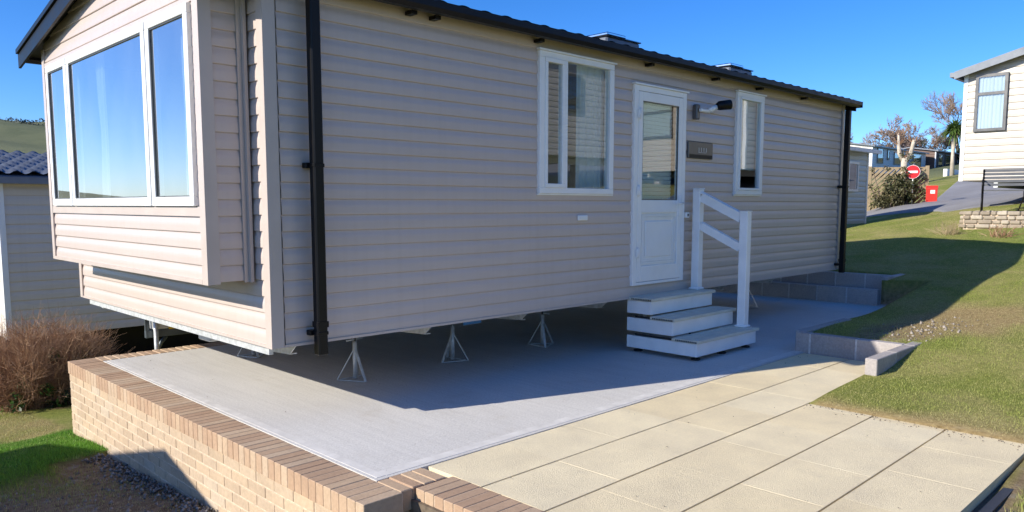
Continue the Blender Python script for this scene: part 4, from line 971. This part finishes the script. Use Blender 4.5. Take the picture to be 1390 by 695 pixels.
for (x, y, hh, w, sd_, lb) in ((13.9, -.05, .42, .40, 21, 'small straw coloured twiggy shrub on the bank left of the stone planter'), (13.55, -.98, .36, .34, 22, 'small reddish twiggy shrub in front of the stone planter')):
    t = empty('shrub', (x, y, h1(x, y)), 0, lb, 'shrub'); twig_mesh(46, hh, w, 4, sd_, .006, base=.14).build('stem', 'twig' if sd_ == 22 else 'strawtwig', t, nofix=True)
def bare_tree(seed, h, spread, trunk_r, mat='farwig', up=.55, levels=5, twr=.018):
    r = random.Random(seed); tk = MB(); cr = MB()
    def grow(p, d, L, rad, lv):
        pts = [p]; rs = [rad]; n = 4
        for k in range(n):
            d = (d+Vector((r.gauss(0, .13), r.gauss(0, .13), r.gauss(0, .07)+.04*up))).normalized(); p = p+d*(L/n); pts.append(p); rs.append(rad*(1-.42*(k+1)/n))
        (tk if lv == 0 else cr).tube(pts, rs, 6 if lv < 2 else 3, .5, cap=False)
        if lv >= levels: return
        nb = (4, 4, 4, 4, 5, 4)[lv]
        for b in range(nb):
            j = r.choice((2, 3, 4)) if lv else r.choice((3, 4, 4)); a = r.uniform(0, 6.283); s = r.uniform(.45, .95)*spread
            perp = Vector((math.cos(a), math.sin(a), 0)); perp = (perp-d*perp.dot(d)).normalized(); nd = (d*math.cos(s)+perp*math.sin(s)+Vector((0, 0, .18*up))).normalized()
            grow(pts[j], nd, L*r.uniform(.55, .78), max(twr*.5, rs[j]*.6), lv+1)
    grow(Vector((0, 0, -.3)), Vector((0, 0, 1)), h*.34, trunk_r, 0); return tk, cr
def make_tree(seed, h, spread, tr, mat, label, loc, group=None, up=.55, levels=5, twr=.02):
    t = empty('bare_tree', loc, 0, label, 'tree', group); tk, cr = bare_tree(seed, h, spread, tr, mat, up, levels, twr); tk.build('trunk', mat, t, nofix=True); cr.build('crown', mat, t, nofix=True); return t
make_tree(31, 11.6, .78, .22, 'farwig', 'tall spreading bare tree with orange brown twigs rising above the others beside the cream caravan', (80.5, 18.3, 4.6), None, .5, 5, .04)
GT = 'bare trees of the wood beyond the far caravans'
t1 = make_tree(41, 6.6, .95, .16, 'farwig2', 'dark bare tree of the wood, farthest left, just over the sage caravan roof', (74, 27.5, 4.6), GT, .6, 5, .04)
t2 = make_tree(42, 6.6, .9, .15, 'farwig', 'brown bare tree of the wood directly behind the pollarded stump', (76.5, 22.9, 4.4), GT, .5, 5, .04)
places = [(72.5, 28.8, 1, .80, 'low bare tree behind the black downpipe end of the main caravan'), (75.4, 25.6, 0, .85, 'bare tree over the white gable of the far caravan'), (76, 24.3, 1, .98, 'bare tree over the left windows of the long far caravan'), (77.6, 21.8, 0, 1.05, 'bare tree right of the pollarded stump over the far roof'),
 (78.6, 20.6, 1, 1.1, 'bare tree left of the tall orange brown tree'), (79.6, 19.6, 0, 1.15, 'bare tree at the left foot of the tall orange brown tree'), (81.5, 17.8, 1, 1.1, 'bare tree just behind the palm'), (83, 16.3, 0, 1.2, 'bare tree farthest right of the wood beside the cream caravan wall'), (80.5, 23, 1, 1.25, 'bare tree at the back of the wood behind the pollarded stump')]
for i, (x, y, k, sc, lb) in enumerate(places): dup((t1, t2)[k], (x, y, 4.3+.02*i), R(i*71), lb, GT, sc*.74)
# evergreen hedge between the wood and the far caravans
r2 = np.random.default_rng(5); n = 150; C = np.stack([r2.uniform(77, 84, n), 0*r2.uniform(0, 1, n), r2.uniform(3.6, 6.2, n)], 1); C[:, 1] = 19.6-(C[:, 0]-77)*.62+r2.normal(0, .5, n)
t = empty('evergreen_hedge', (80, 17.5, 3.6), 0, 'dark evergreen hedge at the foot of the wood behind the palm', 'hedge'); V, F, c = leafcards(C-np.array([80, 17.5, 3.6]), .16, 90, .55, (.012, .02, .008), (.04, .055, .02), 6); numesh('foliage', V, F, 'leaf', c, t)
# pollarded stump
x, y = 35.8, 8.15; z = h1(x, y); t = empty('pollarded_tree', (x, y, z), 0, 'pale pollarded tree stump with two cut limbs behind the lattice fence panel', 'tree')
m = MB(); m.tube([(0, 0, -.2), (.02, .02, .8), (0, 0, 1.35)], [.17, .13, .16], 10, .5); m.build('trunk', 'paletrunk', t)
for pts, rs in (([(0, .05, 1.2), (-.06, .22, 1.55), (-.1, .26, 2.0), (-.05, .30, 2.5)], [.12, .09, .07, .04]), ([(0, -.05, 1.2), (.12, -.20, 1.5), (.15, -.28, 1.9), (.1, -.34, 2.15)], [.12, .10, .09, .08])):
    m = MB(); m.tube(pts, rs, 9, .5); m.build('limb', 'paletrunk', t)
m = MB(); r3 = random.Random(4)
for i in range(90):
    a = r3.uniform(0, 6.28); p0 = Vector(r3.choice(((-.08, .26, 1.9), (.12, -.3, 2.0), (0, 0, 1.3), (-.05, .28, 2.3)))); d = Vector((math.cos(a)*.5, math.sin(a)*.5, r3.uniform(.3, 1))).normalized(); L = r3.uniform(.25, .6); m.tube([p0, p0+d*L*.5, p0+d*L+Vector((0, 0, .05))], [.012, .008, .004], 3, .4, cap=False)
m.build('shoots', 'twig', t, nofix=True)
# palm
x, y = 44.0, 8.45; z = h1(x, y); t = empty('palm_tree', (x, y, z), 0, 'small green palm with a slim pale trunk beside the cream caravan', 'palm'); zc = 5.35-z
m = MB(); m.tube([(0, 0, -.2), (.05, .03, zc*.5), (0, 0, zc)], [.13, .09, .10], 8, .5); m.build('trunk', 'paletrunk', t)
r4 = np.random.default_rng(8); n = 420; d = r4.normal(size=(n, 3)); d[:, 2] = np.abs(d[:, 2])*.9-.45; d /= np.linalg.norm(d, axis=1)[:, None]; L = r4.uniform(.55, .95, (n, 1)); o0 = np.array([0, 0, zc+.05]); sd_ = np.cross(d, [0, 0, 1]); sd_ /= np.linalg.norm(sd_, axis=1)[:, None]+1e-6
mid = o0+d*L*.55+np.array([0, 0, .05]); tip = o0+d*L-np.array([0, 0, .22])*L*L; V = np.stack([o0+d*.05-sd_*.02, o0+d*.05+sd_*.02, mid+sd_*.035, mid-sd_*.035, mid-sd_*.035, mid+sd_*.035, tip+sd_*.006, tip-sd_*.006], 1).reshape(-1, 3)
q = r4.uniform(size=(n, 1)); c = np.repeat(np.array([.05, .10, .02])*(1-q)+np.array([.16, .24, .06])*q, 8, 0); numesh('crown', V, np.arange(len(V)).reshape(-1, 4), 'leaf', c, t)
# lattice fence panel with plants, sign, bin
P0, P1 = Vector((26.0, 6.0, 0)), Vector((26.95, 4.42, 0)); zb, zt = 1.30, 2.80; dd = (P1-P0); FL = dd.length; dd.normalize(); ang = math.atan2(dd.y, dd.x)
t = empty('lattice_fence_panel', (P0.x, P0.y, zb), ang, 'weathered wooden fence panel of slanting slats with a climber, left of the no entry sign', 'fence panel')
for x in (0, FL):
    m = MB(); m.box(x-.05, x+.05, -.05, .05, -.5, zt-zb+.04); m.build('post', 'wood', t)
m = MB()
for zz in (0, zt-zb-.07): m.box(.051, FL-.051, -.02, .03, zz, zz+.07)
m.build('rail', 'wood', t); m = MB(); Hh = zt-zb-.08
for k in range(-9, 15):
    a = k*.17; xs0 = max(.06, a); xe = min(FL-.06, a+Hh)                       # slats rise to the right at 45 degrees
    if xe-xs0 > .05: m.bar((xs0, -.035, .04+xs0-a), (xe, -.035, .04+xe-a), .012, .085)
m.build('slats', 'wood', t)
def climber(loc, label, n, wx, wz, seed, ang_=0, c0=(.03, .04, .015), c1=(.11, .12, .05), z0=.0):
    t = empty('climbing_shrub', (loc[0], loc[1], h1(*loc)), ang_, label, 'shrub'); r = np.random.default_rng(seed)
    C = np.stack([r.normal(0, wx, n), r.normal(0, .10, n), z0+np.abs(r.normal(0, 1, n))*wz], 1); V, F, c = leafcards(C, .045, 30, .14, c0, c1, seed); numesh('foliage', V, F, 'leaf', c, t)
    m = MB()
    for i in range(9):
        p = C[i]; m.tube([(p[0]*.2, 0, -.05), (p[0]*.6, p[1]*.5, p[2]*.5), (p[0], p[1], p[2])], [.03, .018, .008], 5, .4, cap=False)
    m.build('stem', 'bark', t)
climber((26.45, 4.95), 'dark green climber covering the right half of the lattice fence panel', 120, .34, .55, 31, ang, z0=.15)
climber((25.75, 5.25), 'olive bush in front of the lattice fence panel on its left', 70, .30, .40, 32, ang, (.05, .05, .02), (.15, .14, .07), .1)
x, y = 26.48, 4.74; t = empty('no_entry_sign', (x, y, h1(x, y)), 0, 'round red no entry sign with a white bar, right of the lattice panel', 'sign'); zc = 2.62-h1(x, y)
m = MB(); m.tube([(0.06, 0, -.2), (.06, 0, zc+.3)], .03, 10, .5); m.build('pole', 'galv', t)
vd = Vector((-1, -.30, 0)).normalized(); sx = Vector((0, 0, 1)).cross(vd)
m = MB(); c_ = Vector((0, 0, zc)); m.tube([c_+vd*.0, c_+vd*.015], .225, 32, .5, smooth=False); pl = m.build('sign_plate', 'signred', t)
m = MB(); m.obox(c_+vd*.019, sx, vd, (0, 0, 1), .155, .003, .038); m.build('white_bar', 'signwhite', pl)
m = MB(); m.tube([c_+vd*.001-vd*.012, c_+vd*.013], .235, 32, .5, smooth=False); m.build('white_rim', 'signwhite', pl)
x, y = 26.7, 4.16; t = empty('red_bin', (x, y, h1(x, y)), R(15), 'red plastic grit bin on the verge beside the road, below the no entry sign', 'bin')
m = MB(); m.prism([(-.16, .02), (.16, .02), (.18, .44), (-.18, .44)], 1, -.17, .17); m.build('body', 'red', t)
m = MB(); m.prism([(-.19, .445), (.19, .445), (.19, .50), (.12, .57), (-.12, .57), (-.19, .50)], 1, -.185, .185); m.build('lid', 'red', t)
m = MB(); m.box(-.192, -.182, -.10, .04, .30, .42); m.build('label_plate', 'signwhite', t)
# far caravans
FAR = neighbour((59.5, 18.46, 3.95), 0, 12.2, 4.4, 2.05, 'long pale grey caravan far up the slope with a sunlit white end and dark windows', 'pale_wall', 'slate', 'fasciagrey', wins=(('y0', 1.0, 2.2, .75, 1.95), ('y0', 3.1, 3.5, 1.1, 1.9), ('y0', 4.6, 6.0, .8, 1.8), ('y0', 9.0, 11.0, .5, 1.9)), endwall='white_wall', slope=.16, fz=.03, pitch=.2, under_shade=True)
FB = neighbour((72.6, 17.9, 4.1), 0, 6.5, 4.4, 2.15, 'brown caravan far up the slope with red brown decking, left of the palm', 'brown_wall', 'slate', 'fasciagrey', wins=(('y0', .6, 1.8, .6, 1.9), ('y0', 2.6, 4.6, .6, 1.9)), slope=.16, fz=.05, pitch=.2)
t = empty('decking', (74.5, 16.3, 3.4), 0, 'red brown timber decking with railings in front of the brown caravan', 'decking')
m = MB(); m.box(-2.6, 3.4, -1.2, 1.5, -.6, .55); m.build('platform', 'decking', t)
for x in np.arange(-2.55, 3.4, 1.15):
    m = MB(); m.box(x-.05, x+.05, -1.2, -1.1, .551, 1.55); m.build('post', 'decking', t)
m = MB(); 
for x in np.arange(-2.5, 3.4, .14): m.box(x-.03, x+.03, -1.16, -1.13, .6, 1.5)
m.box(-2.6, 3.4, -1.18, -1.11, 1.551, 1.6); m.build('railing', 'decking', t)
t = tag(MB().box(-1.4, 1.4, -.1, .1, -.4, .32).build('low_wall', 'roofwhite', None, (48.2, 9.6, h1(48.2, 9.6))), 'low pale wall on the grass left of the palm trunk', 'wall')
t = neighbour((33.2, 13.3, 1.6), 0, 8, 3.6, 2.3, 'small white caravan mostly hidden behind the sage caravan roof', 'white_wall', 'slate', 'roofwhite', slope=.2, pitch=.2) if False else None
# planter and bench
def planter():
    t = empty('stone_planter', (15.0, -1.25, h1(14.8, -1.2)), 0, 'low rough stone planter wall under the black bench', 'planter'); m = MB(); r = random.Random(3)
    zb = -.12; cs = 4; hh = .082
    for c in range(cs):
        z0 = zb+c*hh
        for (ax, a, b, k) in (('y', -1.9, 1.08, -.62), ('x', -.62, .75, 1.08), ('x', -.62, .75, -1.9), ('y', -1.9, 1.08, .75)):
            s = a-r.uniform(0, .15)
            while s < b:
                L = r.uniform(.10, .26); e = min(s+L, b); st = max(s, a); o_ = r.uniform(-.015, .015)
                if e-st > .04:
                    if ax == 'y': m.box(k-.08+o_, k+.08+o_, st+.005, e-.005, z0+.005, z0+hh-.004+r.uniform(-.006, .006), bev=.016)
                    else: m.box(st+.005, e-.005, k-.08+o_, k+.08+o_, z0+.005, z0+hh-.004+r.uniform(-.006, .006), bev=.016)
                s += L
    m.build('stones', 'stone', t); m = MB(); m.box(-.66, .76, -1.9, 1.08, zb-.2, zb+cs*hh-.035); m.build('fill', 'mortar', t)
    return zb+cs*hh-.035+t.location.z
ZP = planter()
def bench(loc, rz):
    t = empty('garden_bench', loc, rz, 'black metal framed garden bench on the stone planter in front of the cream caravan', 'bench')
    L = 1.45                                              # along +x, sitter faces -y
    for x in (0, L):
        sg = 1
        m = MB(); m.tube([(x, -.32, 0), (x, -.30, .22), (x, -.26, .42)], .016, 6, .5); m.tube([(x, .12, 0), (x, .06, .2), (x, .02, .42), (x, .12, .86)], .018, 6, .5)
        m.tube([(x, -.30, .42), (x, .03, .42)], .014, 6, .5); m.tube([(x, -.30, .42), (x, -.34, .55), (x, -.30, .64), (x, -.05, .66), (x, .06, .66)], .015, 6, .5); m.tube([(x, -.30, .18), (x, -.12, .34), (x, .03, .38)], .010, 6, .5)
        m.build('end_frame', 'black', t)
    m = MB()
    for k in range(6): y = -.29+k*.055; m.box(-.02, L+.02, y, y+.042, .43, .45)
    m.build('seat', 'benchslat', t); m = MB()
    for k, z in enumerate((.53, .60, .67, .74, .81)): y = .045+(z-.42)*.22; m.box(-.02, L+.02, y-.02, y, z, z+.052)
    m.box(-.02, L+.02, .045+.46*.22, .075+.46*.22, .868, .885); m.build('backrest', 'benchslat', t)
    m = MB(); m.tube([(L*.5, -.26, .42), (L*.42, -.05, .0)], .014, 6, .5); m.build('centre_leg', 'black', t)
bench((15.35, -.22, ZP), R(-78))

# ------------------------------------------------------------------ camera, light, sky
cam = bpy.data.cameras.new('Camera'); co = bpy.data.objects.new('Camera', cam); COL.objects.link(co); S.camera = co
cam.sensor_width = 36; cam.lens = 1044.54331/1390*36; cam.shift_y = (384.39-347.5)/1390; cam.clip_start = .05; cam.clip_end = 3000
yaw, pit = .790666268, -.101400098
fwd = Vector((math.cos(yaw)*math.cos(pit), math.sin(yaw)*math.cos(pit), math.sin(pit)))
co.location = (-2.394, -4.65, 1.48); co.rotation_euler = fwd.to_track_quat('-Z', 'Y').to_euler()
sd = Vector((-1.85, .63, 1.0)).normalized()
sun = bpy.data.lights.new('sun', 'SUN'); so = bpy.data.objects.new('sun', sun); COL.objects.link(so)
sun.energy = 3.95; sun.angle = R(.5); sun.color = (1, .925, .80); so.rotation_euler = (-sd).to_track_quat('-Z', 'Y').to_euler(); so.location = (-30, 10, 20)
wd = bpy.data.worlds.new('World'); S.world = wd; wd.use_nodes = True; nt = wd.node_tree; bg = nt.nodes['Background']
sk = nt.nodes.new('ShaderNodeTexSky'); sk.sky_type = 'NISHITA'; sk.sun_disc = False; sk.sun_elevation = math.asin(sd.z); sk.sun_rotation = math.atan2(sd.x, sd.y) % (2*math.pi)
sk.air_density = .75; sk.dust_density = .35; sk.ozone_density = 6.0; sk.altitude = 60
hs = nt.nodes.new('ShaderNodeHueSaturation'); hs.inputs['Saturation'].default_value = 1.20; hs.inputs['Hue'].default_value = .508; nt.links.new(sk.outputs[0], hs.inputs['Color']); nt.links.new(hs.outputs[0], bg.inputs[0]); bg.inputs[1].default_value = .12
S.render.engine = 'CYCLES'; S.view_settings.view_transform = 'Standard'; S.view_settings.look = 'None'; S.view_settings.exposure = 0; S.view_settings.gamma = 1
S.render.resolution_x = 1024; S.render.resolution_y = 512
S.cycles.max_bounces = 8; S.cycles.transparent_max_bounces = 12; S.cycles.caustics_reflective = False
S.view_settings.exposure = .84
